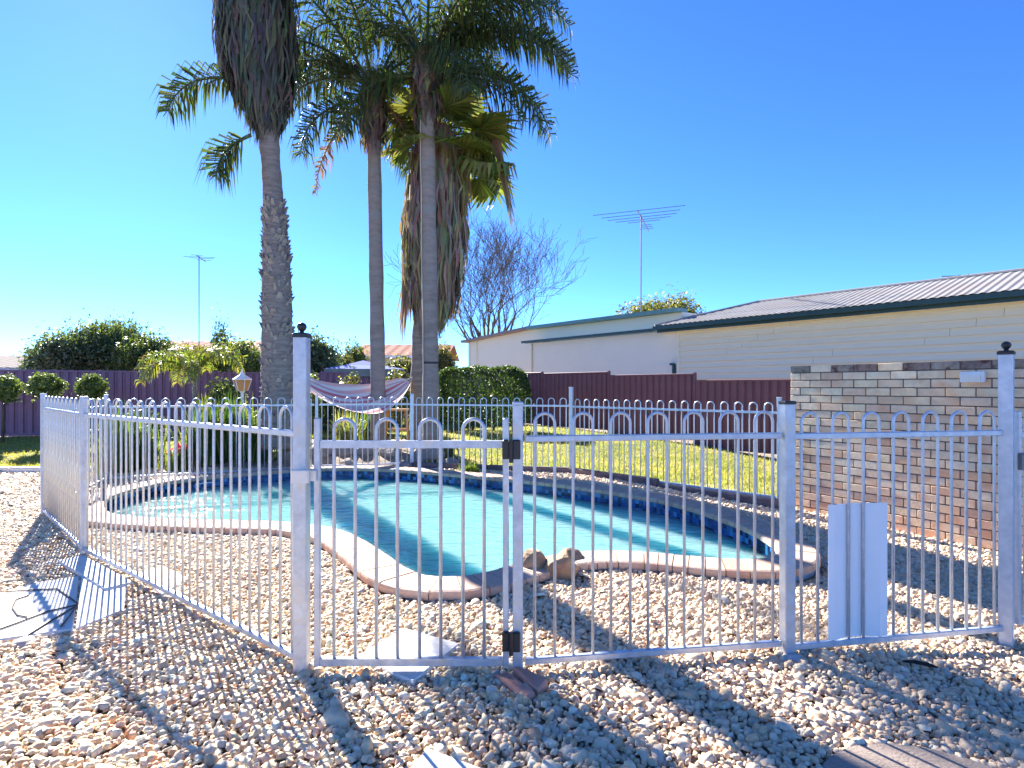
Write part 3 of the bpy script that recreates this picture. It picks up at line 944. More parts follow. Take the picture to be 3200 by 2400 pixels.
# charred stick and dry strands
def stick():
    p = gnd(2875, 2076, -.0)
    b = MB()
    b.tube([(-.065, .03, .014), (-.02, .012, .02), (.03, -.008, .018), (.066, -.028, .012)], [.004, .009, .009, .004], 7)
    b.tube([(-.035, .018, .018), (-.05, -.006, .014), (-.055, -.02, .01)], [.006, .004, .002], 6)
    b.tube([(.03, -.008, .018), (.024, -.03, .012)], [.006, .002], 6)
    tag(b.build('charred_stick', M['charred'], loc=(p.x, p.y, gzf(p.x, p.y) + .012)), 'small black charred stick lying on the pebbles', 'stick')
stick()
def strands():
    o = gnd(245, 1890, .022)
    e = empty('palm_strand', (o.x, o.y, 0), 0, 'thin dry palm flower strands spread over the white slab', 'palm strand')
    for pts in ([(245, 1890), (150, 1912), (60, 1946), (-20, 1975)], [(243, 1892), (170, 1935), (90, 1985)], [(244, 1888), (180, 1842), (90, 1846), (20, 1850)],
                [(240, 1895), (215, 1930), (190, 1960)], [(90, 1862), (50, 1875), (38, 1900), (55, 1924), (85, 1930)]):
        P = [gnd(x, y, .024) for x, y in pts]
        P = [Vector((p.x - o.x, p.y - o.y, .0275)) for p in P]
        b = MB(); b.tube(P, .0045, 5); b.build('strand', M['twig'], e)
strands()

# timber edging between far railing and lawn
def sleepers(A, B, label, n):
    A = Vector((*A, 0)); B = Vector((*B, 0)); d = B - A; rz = atan2(d.y, d.x); L = d.length / n
    e = empty('sleeper_edging', A, rz, label, 'edging')
    for i in range(n):
        b = MB(); b.cbox(((i + .5) * L, -.05, gzf(*(A + d * (i + .5) / n)[:2]) + .01), (L - .01, .09, .16), .012)
        b.build('sleeper', M['sleeper'], e)
sleepers(P_BACKR, P_FAR, 'dark timber sleeper edging along the lawn before the hedge', 2)
sleepers(P_FAR, P_WALL, 'dark timber sleeper edging along the lawn toward the brick wall', 2)

# ------------------------------------------------------------------ brick wall
def brick_wall():
    rz = atan2(WDIR.y, WDIR.x)
    e = empty('brick_wall', (WALL0.x, WALL0.y, 0), rz, 'freestanding pale brick garden wall with dark recessed mortar', 'wall')
    sgn = 1 if (Matrix.Rotation(rz, 3, 'Z') @ Vector((0, 1, 0))).dot(WN) > 0 else -1
    top = 1.577; L = 4.6; course = .086
    b = MB(); b.box((L / 2, 0, (top - .012 - .45) / 2), (L - .012, .09, top - .012 + .45)); b.build('mortar', M['mortar'], e)
    def bmesh_(Lx):
        bb = MB(); M_ = Matrix.Rotation(-pi / 2 * sgn, 4, 'X')
        bb.cbox(None, (Lx, .076, .11), .004, M=M_); return bb.mesh('brick', M['brick'])
    full, half = bmesh_(.23), bmesh_(.112)
    fulld, halfd = full.copy(), half.copy()
    for m_ in (fulld, halfd): m_.materials[0] = M['brick_dark']
    rest = MB()
    for r_ in range(22):
        z = top - .038 - r_ * course
        x = 0.0; i = 0
        while x < L - .05:
            hb = (r_ % 2 == 1 and i == 0)
            ln = .112 if hb else .23
            if x + ln > L: break
            dk = (r_ == 0 and random.random() < .75) or (r_ == 1 and random.random() < .2)
            if x < 2.95 and z > -.22:
                link('brick', (halfd if dk else half) if hb else (fulld if dk else full), e, (x + ln / 2, sgn * random.uniform(-.002, .002), z))
            else:
                rest.box((x + ln / 2, 0, z), (ln, .11, .076))
            x += ln + .010; i += 1
    o = rest.build('brick_run', M['brick'], e); tag(o, kind='stuff')
    # fitting
    f = empty('wall_light', (0, 0, 0), rz, 'small white rectangular fitting mounted high on pale brick wall', 'wall light')
    s = 1.78; p = WALL0 + WDIR * s + WN * .056
    f.location = (p.x, p.y, 1.425)
    b = MB(); b.cbox((0, sgn * .02, 0), (.19, .04, .10), .006); b.build('housing', M['paintw'], f)
    b = MB(); b.box((0, sgn * .045, -.012), (.13, .012, .055)); b.build('lens', M['ivory'], f)
brick_wall()

# ------------------------------------------------------------------ ribbed steel fences
def steel_fence(A, B, label, m, plen=2.4, h=1.5, group=None, rib=.17, steps=None):
    d = B - A; L = d.length; rz = atan2(d.y, d.x); n = int(round(L / plen)); pl = L / n
    e = empty('steel_fence', (A.x, A.y, 0), rz, label, 'fence')
    # one sheet profile
    k = int(round((pl - .05) / rib)); rb = (pl - .05) / k
    prof = []
    for i in range(k):
        x = i * rb
        prof += [(x, 0), (x + rb * .55, 0), (x + rb * .66, .034), (x + rb * .88, .034)]
    prof.append((k * rb, 0))
    b = MB()
    lo = [b.v((x, y, 0)) for x, y in prof]; hi = [b.v((x, y, h - .03)) for x, y in prof]
    for i in range(len(prof) - 1): b.F.append([lo[i], lo[i + 1], hi[i + 1], hi[i]])
    me = b.mesh('infill_sheet', m)
    rb_ = MB(); rb_.cbox((pl / 2, .015, h - .02), (pl - .052, .062, .042), .008); rme = rb_.mesh('top_rail', m)
    bb_ = MB(); bb_.box((pl / 2, .015, .03), (pl - .052, .058, .05)); bme = bb_.mesh('bottom_rail', m)
    pb = MB(); pb.cbox((0, .015, h / 2 - .06), (.05, .07, h + .16), .004); pme = pb.mesh('post', m)
    zs = []
    for i in range(n):
        c = A + d * ((i + .5) / n)
        zs.append(round(gzf(c.x, c.y) / .03) * .03 + .02)
    for i in range(n):
        link('infill_sheet', me, e, (i * pl + .025, 0, zs[i]))
        link('top_rail', rme, e, (i * pl, 0, zs[i]))
        link('bottom_rail', bme, e, (i * pl, 0, zs[i]))
    for i in range(n + 1):
        z = max(zs[max(0, i - 1)], zs[min(n - 1, i)])
        link('post', pme, e, (i * pl, 0, z))
    return e
steel_fence(REAR_L, CORNER, 'plum coloured ribbed steel fence behind the palms and topiary', M['purple'], 2.45)
steel_fence(CORNER, SIDE_R, 'dark maroon ribbed steel fence stepping down along the lawn', M['maroon'], 2.42)

# ------------------------------------------------------------------ neighbouring house
E0 = Vector((3.96, 15.84, 0)); SN = Vector((-SIDE_D.y, SIDE_D.x, 0))
if SN.y < 0: SN = -SN
def neighbour():
    rz = atan2(SIDE_D.y, SIDE_D.x)
    org = E0 + SN * .32
    e = empty('weatherboard_house', (org.x, org.y, 0), rz, 'long cream weatherboard house with grey corrugated roof and dark green gutter', 'house')
    # local x runs along the wall towards the camera, local y away from us
    sg = 1 if (Matrix.Rotation(rz, 3, 'Z') @ Vector((0, 1, 0))).dot(SN) > 0 else -1
    EZ = 2.99; L = 15.0
    b = MB(); b.box((.55 + (L - .55) / 2, sg * 2.2, 1.35), (L - .55 - .02, 4.3, 3.1)); b.build('wall_core', M['cream2'], e)
    z = .05
    while z < EZ - .06:
        cuts = [.55]
        x = .55 + 1.3 + (int(z * 100) * 37 % 29) / 10
        while x < L - .8:
            cuts.append(x); x += 4.2
        cuts.append(L)
        for x0, x1 in zip(cuts, cuts[1:]):
            bb = MB(); x1 -= .006
            y0, y1 = (-.055 - random.uniform(0, .004)) * sg, -.004 * sg
            v = [(x0, y0, z), (x1, y0, z), (x1, y1, z + .165), (x0, y1, z + .165), (x0, .045 * sg, z), (x1, .045 * sg, z), (x1, .045 * sg, z + .165), (x0, .045 * sg, z + .165)]
            I = [bb.v(p) for p in v]
            for f in ((0, 1, 2, 3), (0, 4, 5, 1), (4, 7, 6, 5), (0, 3, 7, 4), (1, 5, 6, 2), (3, 2, 6, 7)): bb.F.append([I[k] for k in f])
            bb.build('weatherboard', M['cream'], e)
        z += .15
    b = MB(); b.box((.52, -.01 * sg, 1.5), (.06, .10, 2.95)); b.build('corner_board', M['cream2'], e)
    # roof: corrugated front slope, hipped at its near end
    PITCH = R(16); dep = 2.35; rise = dep * math.tan(PITCH); x_r = 1.75
    b = MB(); per = .15
    xs_ = np.arange(0, L + .01, per / 4)
    prev = None
    for i, x in enumerate(xs_):
        zz = [0, .014, .014, 0][i % 4]
        tm = min(1.0, x / x_r)
        a = b.v((x, sg * -.38, EZ + .02 + zz)); c = b.v((x, sg * (-.38 + dep * tm), EZ + .02 + rise * tm + zz))
        if prev is not None: b.F.append([prev[0], a, c, prev[1]])
        prev = (a, c)
    rf = b.build('roof', M['zinc'], e)
    b = MB()
    b.face([(0, sg * -.38, EZ + .02), (x_r, sg * (-.38 + dep), EZ + .02 + rise), (0, sg * (-.38 + 2 * dep), EZ + .02)])
    b.face([(0, sg * (-.38 + 2 * dep), EZ + .02), (x_r, sg * (-.38 + dep), EZ + .02 + rise), (L, sg * (-.38 + dep), EZ + .02 + rise), (L, sg * (-.38 + 2 * dep), EZ + .02)])
    b.build('rear_slope', M['zinc'], rf)
    b = MB(); b.tube([(x_r, sg * (-.38 + dep), EZ + .03 + rise), (L, sg * (-.38 + dep), EZ + .03 + rise)], .05, 8)
    b.tube([(0, sg * -.38, EZ + .035), (x_r, sg * (-.38 + dep), EZ + .035 + rise)], .04, 8)
    b.build('ridge_cap', M['zinc'], rf)
    b = MB(); b.box((L / 2 - .02, sg * -.37, EZ - .045), (L + .02, .12, .10)); b.build('gutter', M['dgreen'], e)
    b = MB(); b.box((L / 2, sg * -.26, EZ - .08), (L, .035, .17)); b.build('fascia', M['dgreen'], e)
    b = MB(); b.box((L / 2, sg * -.13, EZ - .15), (L - .05, .24, .02)); b.build('soffit', M['cream2'], e)
    b = MB(); b.box((-.035, sg * (dep * .9), EZ - .05), (.03, 2 * dep - .3, .15)); b.build('end_fascia', M['dgreen'], e)
    # low section with smooth cladding
    g_ = empty('cream_garage', (org.x, org.y, 0), rz, 'smooth cream clad garage with thin dark roof edge beside weatherboard house', 'garage')
    b = MB(); b.box(((-5.55 + .48) / 2, sg * 1.5, 1.42), (6.03, 3.0, 2.9)); b.build('wall', M['cream2'], g_)
    b = MB(); b.box((-5.52, -.016 * sg, 1.42), (.06, .03, 2.9)); b.build('corner_trim', mat('trim_yellow', (.70, .62, .40)), g_)
    b = MB(); b.bar((-5.9, sg * -.05, 2.93), (.35, sg * -.05, 2.935), .30, .075); b.build('roof_edge', M['dgreen'], g_)
    b = MB(); b.box((-.02, -.010 * sg, 1.02), (.72, .022, 1.9)); b.build('door_panel', M['cream2'], g_)
    b = MB(); b.box((.39, -.05 * sg, 1.0), (.07, .07, 1.92)); b.box((.33, -.05 * sg, 1.96), (.10, .08, .06)); b.build('downpipe', M['dgreen'], g_)
    # taller shed behind
    s_ = empty('cream_shed', (org.x, org.y, 0), rz, 'tall cream shed with sloping brown and green roof edge behind the garage', 'shed')
    b = MB(); xa, xm, xb = -10.1, -6.2, .3; y0, y1 = .5 * sg, 4.5 * sg
    pts = [(xa, 3.22), (xm, 3.44), (xb, 3.44), (xb, 0), (xa, 0)]
    f0 = [b.v((x, y0, z)) for x, z in pts]; f1 = [b.v((x, y1, z)) for x, z in pts]
    b.F.append(f0); b.F.append(f1[::-1])
    for k in range(5): b.F.append([f0[k], f0[(k + 1) % 5], f1[(k + 1) % 5], f1[k]])
    b.build('wall', M['cream2'], s_)
    b = MB(); b.bar((xa - .25, y0 - .02 * sg, 3.24), (xm, y0 - .02 * sg, 3.49), .5, .09); b.build('roof_edge', M['brn_roof'], s_)
    b = MB(); b.bar((xm + .02, y0 - .02 * sg, 3.49), (xb, y0 - .02 * sg, 3.49), .5, .11); b.build('roof_edge', M['grn_roof'], s_)
    b = MB(); b.box((xa + .55, y0 - .03 * sg, 1.6), (.07, .06, 3.2)); b.build('downpipe', M['cream2'], s_)
    b = MB(); b.box((xa + .02, y0 - .012 * sg, 1.6), (.10, .05, 3.2)); b.build('corner_trim', M['paintw'], s_)
neighbour()

# television aerials
def aerial(base, top_z, label, rod_dir, boom_dir, rods, boom_len, r=.012, tilt=0.0):
    e = empty('television_aerial', base, 0, label, 'aerial')
    h = top_z - base[2]
    b = MB(); b.tube([(0, 0, 0), (0, 0, h)], r * 1.6, 8); b.build('mast', M['wire'], e)
    bd = Vector((*boom_dir, tilt)).normalized(); rd = Vector((*rod_dir, 0)).normalized()
    b = MB(); b.tube([bd * (-.25 * boom_len) + Vector((0, 0, h - .05)), bd * (.75 * boom_len) + Vector((0, 0, h - .05))], r * 1.5, 6); b.build('boom', M['wire'], e)
    for t, ln in rods:
        c = bd * ((t - .25) * boom_len) + Vector((0, 0, h - .03))
        b = MB(); b.tube([c - rd * ln / 2, c + rd * ln / 2], r * .8, 6); b.build('element', M['wire'], e)
p = at(2003, 1000, 17.6)
aerial((p.x, p.y, p.z - .05), at(2003, 672, 17.6).z, 'large aerial on a tall mast above the cream garage', (.93, -.36), (.36, .93),
       [(0.0, 2.7), (.16, 2.35), (.3, 2.1), (.42, 1.7), (.52, 1.0), (.7, .35), (.8, .35), (.9, .35)], 2.3)
p = at(622, 1080, 24.5)
aerial((p.x, p.y, 1.9), at(622, 800, 24.5).z, 'slim aerial on a pole behind the shrubs', (.97, .2), (-.2, .97), [(.0, .45), (.3, 1.25), (.5, 1.0), (.8, .6)], 1.2, r=.013)
p = at(3025, 890, 13.2)
aerial((p.x, p.y, p.z - .1), at(3025, 855, 13.2).z, 'small bent aerial poking above the corrugated roof', (.99, .1), (-1, .15), [(.15, .12), (.5, .1)], .75, r=.008)

# ------------------------------------------------------------------ far houses, gazebo, clothes line
def far_house(name_label, x0, x1, Y, eave, ridge, depth, m_roof, wall=None):
    e = empty('house', ((x0 + x1) / 2, Y, 0), 0, name_label, 'house')
    w_ = x1 - x0
    b = MB(); b.box((0, depth / 2, eave / 2), (w_ - .6, depth, eave)); b.build('wall', wall or M['render'], e)
    b = MB(); n = int(w_ / .5); prev = None; h = w_ / 2 + .3
    for i in range(n * 4 + 1):
        x = -h + 2 * h * i / (n * 4); zz = .03 if i % 4 in (1, 2) else 0
        a = b.v((x, -.4, eave + zz)); c = b.v((x, depth / 2, ridge + zz)); d_ = b.v((x, depth + .4, eave + zz))
        if prev: b.F.append([prev[0], a, c, prev[1]]); b.F.append([prev[1], c, d_, prev[2]])
        prev = (a, c, d_)
    b.build('roof', m_roof, e)
    b = MB(); b.box((0, -.45, eave - .06), (2 * h, .12, .13)); b.build('gutter', M['paintw'] if m_roof is not M['zinc'] else M['wire'], e)
    for s in (-1, 1):
        b = MB(); f = [(s * (w_ / 2 - .31), 0, eave), (s * (w_ / 2 - .31), depth / 2, ridge - .05), (s * (w_ / 2 - .31), depth, eave)]
        b.face(f); b.build('gable', wall or M['render'], e)
far_house('far house with pale ribbed roof beyond the topiary balls', -38, -24.3, 30, 2.33, 3.15, 7, M['fibro'])
far_house('far house with terracotta roof half hidden by shrubs', -19.0, -10.5, 27.5, 3.0, 3.75, 6, M['rooftile'])
far_house('far house with brown roof and white gutter seen between palm trunks', -8.2, -3.6, 30, 2.95, 3.75, 6, M['rooftile'])

def gazebo():
    c = at(1135, 1150, 17.6)
    z = gzf(c.x, c.y)
    e = empty('gazebo', (c.x, c.y, z), .3, 'garden gazebo with blue grey canvas top behind the fence', 'gazebo')
    ez = at(1135, 1156, 17.6).z - z; h = 1.12
    tp = at(1135, 1126, 17.6).z - z
    b = MB()
    for k in range(4):
        a = [(-h, -h), (h, -h), (h, h), (-h, h)][k]; c2 = [(h, -h), (h, h), (-h, h), (-h, -h)][k]
        m1 = ((a[0] * .5, a[1] * .5, ez + (tp - ez) * .42)); m2 = ((c2[0] * .5, c2[1] * .5, ez + (tp - ez) * .42))
        b.face([(*a, ez), (*c2, ez), m2, m1]); b.face([m1, m2, (0, 0, tp)])
    b.build('canopy', M['canopy'], e)
    b = MB()
    for k in range(4):
        a = [(-h, -h), (h, -h), (h, h), (-h, h)][k]; c2 = [(h, -h), (h, h), (-h, h), (-h, -h)][k]
        b.bar((a[0], a[1], ez - .11), (c2[0], c2[1], ez - .11), .01, .22)
    b.build('valance', mat('valance', (.25, .28, .27)), e)
    for sx in (-1, 1):
        for sy in (-1, 1):
            b = MB(); b.tube([(sx * (h - .05), sy * (h - .05), 0), (sx * (h - .05), sy * (h - .05), ez)], .025, 8); b.build('pole', M['wire'], e)
gazebo()

def clothes_line():
    p = at(176, 1124, 17.0)
    e = empty('clothes_line', (p.x, p.y, gzf(p.x, p.y)), .35, 'rotary clothes hoist with slanting arms beyond the plum fence', 'clothes line')
    h = p.z - gzf(p.x, p.y)
    b = MB(); b.tube([(0, 0, 0), (0, 0, h)], .025, 8); b.build('mast', M['wire'], e)
    for k in range(4):
        a = k * pi / 2 + .1
        b = MB(); b.tube([(0, 0, h - .32), (1.5 * cos(a), 1.5 * sin(a), h - .25)], .014, 6); b.tube([(0, 0, h), (.75 * cos(a), .75 * sin(a), h - .29)], .008, 5); b.build('arm', M['wire'], e)
    for r_ in (.6, 1.0, 1.45):
        b = MB(); b.tube([(r_ * cos(k * pi / 2 + .1), r_ * sin(k * pi / 2 + .1), h - .27) for k in range(5)], .004, 4); b.build('line_wire', M['wire'], e)
clothes_line()

# ------------------------------------------------------------------ foliage
GREENS = {
    'dark': [(.09, .13, .055), (.13, .18, .07), (.20, .25, .09)],
    'mid': [(.08, .12, .035), (.115, .165, .045), (.18, .22, .06)],
    'light': [(.10, .15, .04), (.16, .21, .05), (.24, .27, .08)],
    'olive': [(.10, .11, .035), (.16, .17, .05), (.24, .22, .07)],
    'hedge': [(.03, .06, .018), (.05, .09, .022), (.10, .16, .03)],
    'yellow': [(.30, .30, .05), (.38, .36, .06), (.22, .27, .06)],
    'blue': [(.08, .12, .07), (.11, .155, .08), (.17, .21, .10)],
}
def leaves_mesh(name, lobes, n, size, pal, seed, shell=.5, long=1.6, up=0.0, m=None):
    """leaf blades spread through ellipsoid lobes (cx,cy,cz,rx,ry,rz)"""
    r = np.random.default_rng(seed)
    lb = np.array(lobes, float)
    vol = (lb[:, 3] * lb[:, 4] * lb[:, 5]) ** .75; vol /= vol.sum()
    k = r.choice(len(lb), n, p=vol)
    d = r.normal(size=(n, 3)); d /= np.linalg.norm(d, axis=1)[:, None]
    rad = (shell + (1 - shell) * r.random(n)) * (1 + r.normal(0, .10, n))
    # clumps
    cl = r.normal(size=(max(8, n // 60), 3)); cl /= np.linalg.norm(cl, axis=1)[:, None]
    pick = r.integers(0, len(cl), n); use = r.random(n) < .65
    d2 = cl[pick] + r.normal(0, .16, (n, 3)); d2 /= np.linalg.norm(d2, axis=1)[:, None]
    d = np.where(use[:, None], d2, d)
    rad = np.where(use, rad * (1 + .24 * np.sin(pick * 12.9)), rad)
    P = lb[k, :3] + d * rad[:, None] * lb[k, 3:]
    nrm = d + r.normal(0, .7, (n, 3)); nrm /= np.linalg.norm(nrm, axis=1)[:, None]
    t = np.cross(nrm, r.normal(size=(n, 3))); t[:, 2] += up; t /= np.linalg.norm(t, axis=1)[:, None]
    s_ = np.cross(nrm, t)
    sz = size * np.exp(r.normal(0, .28, n))[:, None]
    V = np.stack([P - t * sz * long * .5, P + s_ * sz * .42 + nrm * sz * .1, P + t * sz * long * .5, P - s_ * sz * .42 + nrm * sz * .1], 1)
    pal = np.array(pal); c = pal[r.choice(len(pal), n, p=[.4, .38, .22])] * r.uniform(.75, 1.25, (n, 1))
    col = np.repeat(c[:, None], 4, 1).reshape(-1, 3)
    return np_mesh(name, V.reshape(-1, 3), np.arange(4 * n).reshape(-1, 4), m or M['leaf'], col=col)

def limbs(b, root, tips, r0, seed, sides=6):
    rr = random.Random(seed); root = Vector(root)
    for t in tips:
        t = Vector(t); mid = root.lerp(t, .5) + Vector((rr.uniform(-.1, .1), rr.uniform(-.1, .1), rr.uniform(0, .15))) * (t - root).length
        b.tube([root, root.lerp(mid, .5) + Vector((0, 0, .05)), mid, t], [r0, r0 * .75, r0 * .5, r0 * .15], sides)

def shrub_tree(px, top, wid, Y, label, pal, n, size, seed, group='trees and shrubs beyond the fence', base=None, lob=7, name='shrub_tree', tall=1.0, up=0.0):
    c = at(px, top, Y); g0 = gzf(c.x, c.y)
    H = c.z - g0; W = wid / FPX * Y / 2
    e = empty(name, (c.x, c.y, g0), 0, label, 'tree', group)
    rr = random.Random(seed); lobes = []
    for i in range(lob):
        a = i * 2.4 + rr.random(); q_ = sqrt((i + .5) / lob) * .62
        rw = W * rr.uniform(.36, .55); rh = H * rr.uniform(.18, .3) * tall
        z = H - rh - q_ ** 1.5 * H * rr.uniform(.1, .55)
        lobes.append((cos(a) * q_ * W, sin(a) * q_ * W * .8, z, rw, rw, rh))
    lobes.append((0, 0, H * .55, W * .75, W * .7, H * .42))
    b = MB(); b.tube([(0, 0, -.1), (.03, 0, H * .3), (0, .03, H * .55)], [W * .09 + .03, W * .07 + .02, W * .04 + .01], 7)
    limbs(b, (0, 0, H * .35), [(l[0], l[1], l[2]) for l in lobes[:-1]], W * .05 + .012, seed)
    b.build('trunk', M['twig'], e, smooth=True)
    link('crown', leaves_mesh('crown', lobes, n, size, GREENS[pal], seed, up=up), e)
    return e
shrub_tree(170, 1034, 230, 16.2, 'bluish green shrub rising beside the clothes hoist', 'blue', 9360, 0.059, 21)
shrub_tree(275, 1000, 300, 17.0, 'dark bushy evergreen tree with ragged top beyond the plum fence', 'dark', 14760, 0.059, 22, up=.8)
shrub_tree(372, 988, 250, 17.6, 'dense dark evergreen, its upright sprays the tallest over the plum fence', 'dark', 12960, 0.059, 23, up=1.2)
shrub_tree(470, 1030, 230, 16.6, 'rounded dark shrub between tall evergreen and arching young palm', 'mid', 9360, 0.059, 24)
shrub_tree(585, 1075, 200, 18.0, 'olive green shrub hiding the terracotta roof', 'olive', 9360, 0.059, 25)
shrub_tree(690, 985, 90, 20.0, 'thin spire shaped conifer beside the slim aerial', 'blue', 4140, 0.059, 26, tall=1.6, up=1.0)
shrub_tree(735, 1052, 210, 17.0, 'light green shrub behind the garden lantern', 'light', 9360, 0.059, 27)
shrub_tree(860, 1060, 150, 18.0, 'green shrub just behind the rough palm trunk', 'mid', 7560, 0.059, 28)
shrub_tree(975, 1038, 190, 17.8, 'grey green tree between latch post finial and smooth palm', 'blue', 10080, 0.063, 29, up=.6)
shrub_tree(1108, 1052, 110, 21.0, 'pale green conifer standing behind the gazebo', 'light', 6120, 0.063, 30, tall=1.5, up=.8)
shrub_tree(1060, 1088, 170, 20.0, 'low olive shrub behind the gazebo', 'olive', 6480, 0.059, 31)
shrub_tree(1262, 1104, 140, 17.6, 'clipped olive bush seen between the palm trunks', 'olive', 6120, 0.049, 32)
shrub_tree(1385, 1064, 110, 19.6, 'yellow green shrub beside the cream shed corner', 'olive', 6120, 0.049, 33)
shrub_tree(2090, 912, 330, 27.0, 'spreading olive crowned tree rising behind the garage roof', 'olive', 19800, 0.084, 34, lob=10, tall=.7)

# deciduous tree without leaves
def bare_tree():
    base = at(1525, 1050, 31); e = empty('bare_tree', (base.x, base.y, .2), 0, 'leafless winter tree with fine twigs behind the cream shed', 'tree')
    rr = random.Random(5)
    tr = MB(); br = MB(); tw = MB()
    tr.tube([(0, 0, -.2), (.05, 0, 1.2), (0, 0, 2.2)], [.34, .27, .22], 9)
    def grow(p, d, L, r, depth):
        n = 4; path = [p.copy()]; q = p.copy(); dd = d.copy()
        for i in range(n):
            dd = (dd + Vector((rr.gauss(0, .11), rr.gauss(0, .11), rr.gauss(.05, .07)))).normalized()
            q = q + dd * L / n; path.append(q.copy())
        rad = [max(.008, r * (1 - .55 * i / n)) for i in range(n + 1)]
        (br if depth < 2 else tw).tube(path, rad, 6 if depth < 2 else 3, caps=False)
        if depth >= 5: return
        m = [3, 4, 3, 3, 2][depth]
        for k in range(m):
            i = rr.randint(1, n) if k else n
            a = rr.uniform(0, 2 * pi); sp = rr.uniform(.35, .75)
            o_ = dd.orthogonal().normalized(); o_ = Matrix.Rotation(a, 3, dd) @ o_
            nd = (dd * cos(sp) + o_ * sin(sp) + Vector((0, 0, .12))).normalized()
            grow(path[i], nd, L * rr.uniform(.58, .78), rad[i] * rr.uniform(.5, .68), depth + 1)
    for k in range(12):
        a = 2 * pi * k / 12 + rr.uniform(-.2, .2); sp = rr.uniform(.2, 1.12)
        grow(Vector((0, 0, 2.1)), Vector((cos(a) * sin(sp), sin(a) * sin(sp), cos(sp))), rr.uniform(2.7, 3.4), .10, 0)
    tr.build('trunk', M['twig'], e, smooth=True); br.build('branches', M['twig'], e, smooth=True)
    tag(tw.build('twigs', M['twig'], e), kind='stuff')
bare_tree()

# box hedge
def hedge():
    c = at(1512, 1270, 14.6); g0 = gzf(c.x, c.y)
    e = empty('box_hedge', (c.x, c.y, g0), -.25, 'clipped rectangular dark green hedge against the maroon fence', 'hedge')
    W, D, H = 2.25, .95, at(1512, 1150, 14.6).z - g0
    r = np.random.default_rng(3); n = 15000
    P = r.uniform(-1, 1, (n, 3)); ax = r.integers(0, 5, n)
    sgn = np.where(r.random(n) < .5, -1, 1)
    for a in (0, 1):
        kk = (ax == a) | (ax == a + 3)
        P[kk, a] = sgn[kk]
    P[ax == 2, 2] = 1
    nr = np.zeros((n, 3)); nr[(ax == 0) | (ax == 3), 0] = sgn[(ax == 0) | (ax == 3)]; nr[(ax == 1) | (ax == 4), 1] = sgn[(ax == 1) | (ax == 4)]; nr[ax == 2, 2] = 1
    # round the corners
    q4 = (np.abs(P) ** 5).sum(1) ** .2; P = P / np.maximum(q4, 1)[:, None]
    bumpy = 1 + .04 * np.sin(P[:, 0] * 9 + 3 * P[:, 2]) + r.normal(0, .03, n)
    P = P * bumpy[:, None] * np.array([W / 2, D / 2, H / 2 - .05]) + np.array([0, 0, H / 2 + .05])
    nrm = nr + r.normal(0, .6, (n, 3)); nrm /= np.linalg.norm(nrm, axis=1)[:, None]
    t = np.cross(nrm, r.normal(size=(n, 3))); t /= np.linalg.norm(t, axis=1)[:, None]; s_ = np.cross(nrm, t)
    sz = .034 * np.exp(r.normal(0, .25, n))[:, None]
    V = np.stack([P - t * sz, P + s_ * sz * .5, P + t * sz, P - s_ * sz * .5], 1)
    pal = np.array(GREENS['hedge']); cc = pal[r.choice(3, n)] * r.uniform(.8, 1.3, (n, 1))
    link('crown', np_mesh('crown', V.reshape(-1, 3), np.arange(4 * n).reshape(-1, 4), M['leaf'], col=np.repeat(cc[:, None], 4, 1).reshape(-1, 3)), e)
    b = MB()
    for x in (-.8, -.3, .25, .75): b.tube([(x, 0, -.05), (x + .05, .02, H * .5), (x, 0, H * .8)], [.035, .03, .012], 6)
    b.build('trunk', M['twig'], e)
hedge()

# topiary standards
def topiary(px, py, wid, Y, label, seed):
    c = at(px, py, Y); g0 = gzf(c.x, c.y); r_ = wid / FPX * Y / 2
    e = empty('topiary_tree', (c.x, c.y, g0), 0, label, 'topiary', 'ball topiaries before the plum fence')
    h = c.z - g0
    b = MB(); b.tube([(0, 0, -.05), (.015, 0, h * .5), (0, 0, h)], [.03, .026, .018], 7); b.build('trunk', M['twig'], e, smooth=True)
    link('crown', leaves_mesh('crown', [(0, 0, h, r_, r_, r_ * .82), (r_ * .2, 0, h + r_ * .15, r_ * .8, r_ * .8, r_ * .7)], 2600, .035, GREENS['mid'], seed, shell=.7), e)
topiary(8, 1216, 100, 12.0, 'ball topiary beside the far end of the plum fence', 41)
topiary(140, 1207, 92, 12.1, 'ball topiary in the middle of the row before the plum fence', 42)
topiary(284, 1209, 86, 12.3, 'ball topiary nearest the silver railing corner post', 43)

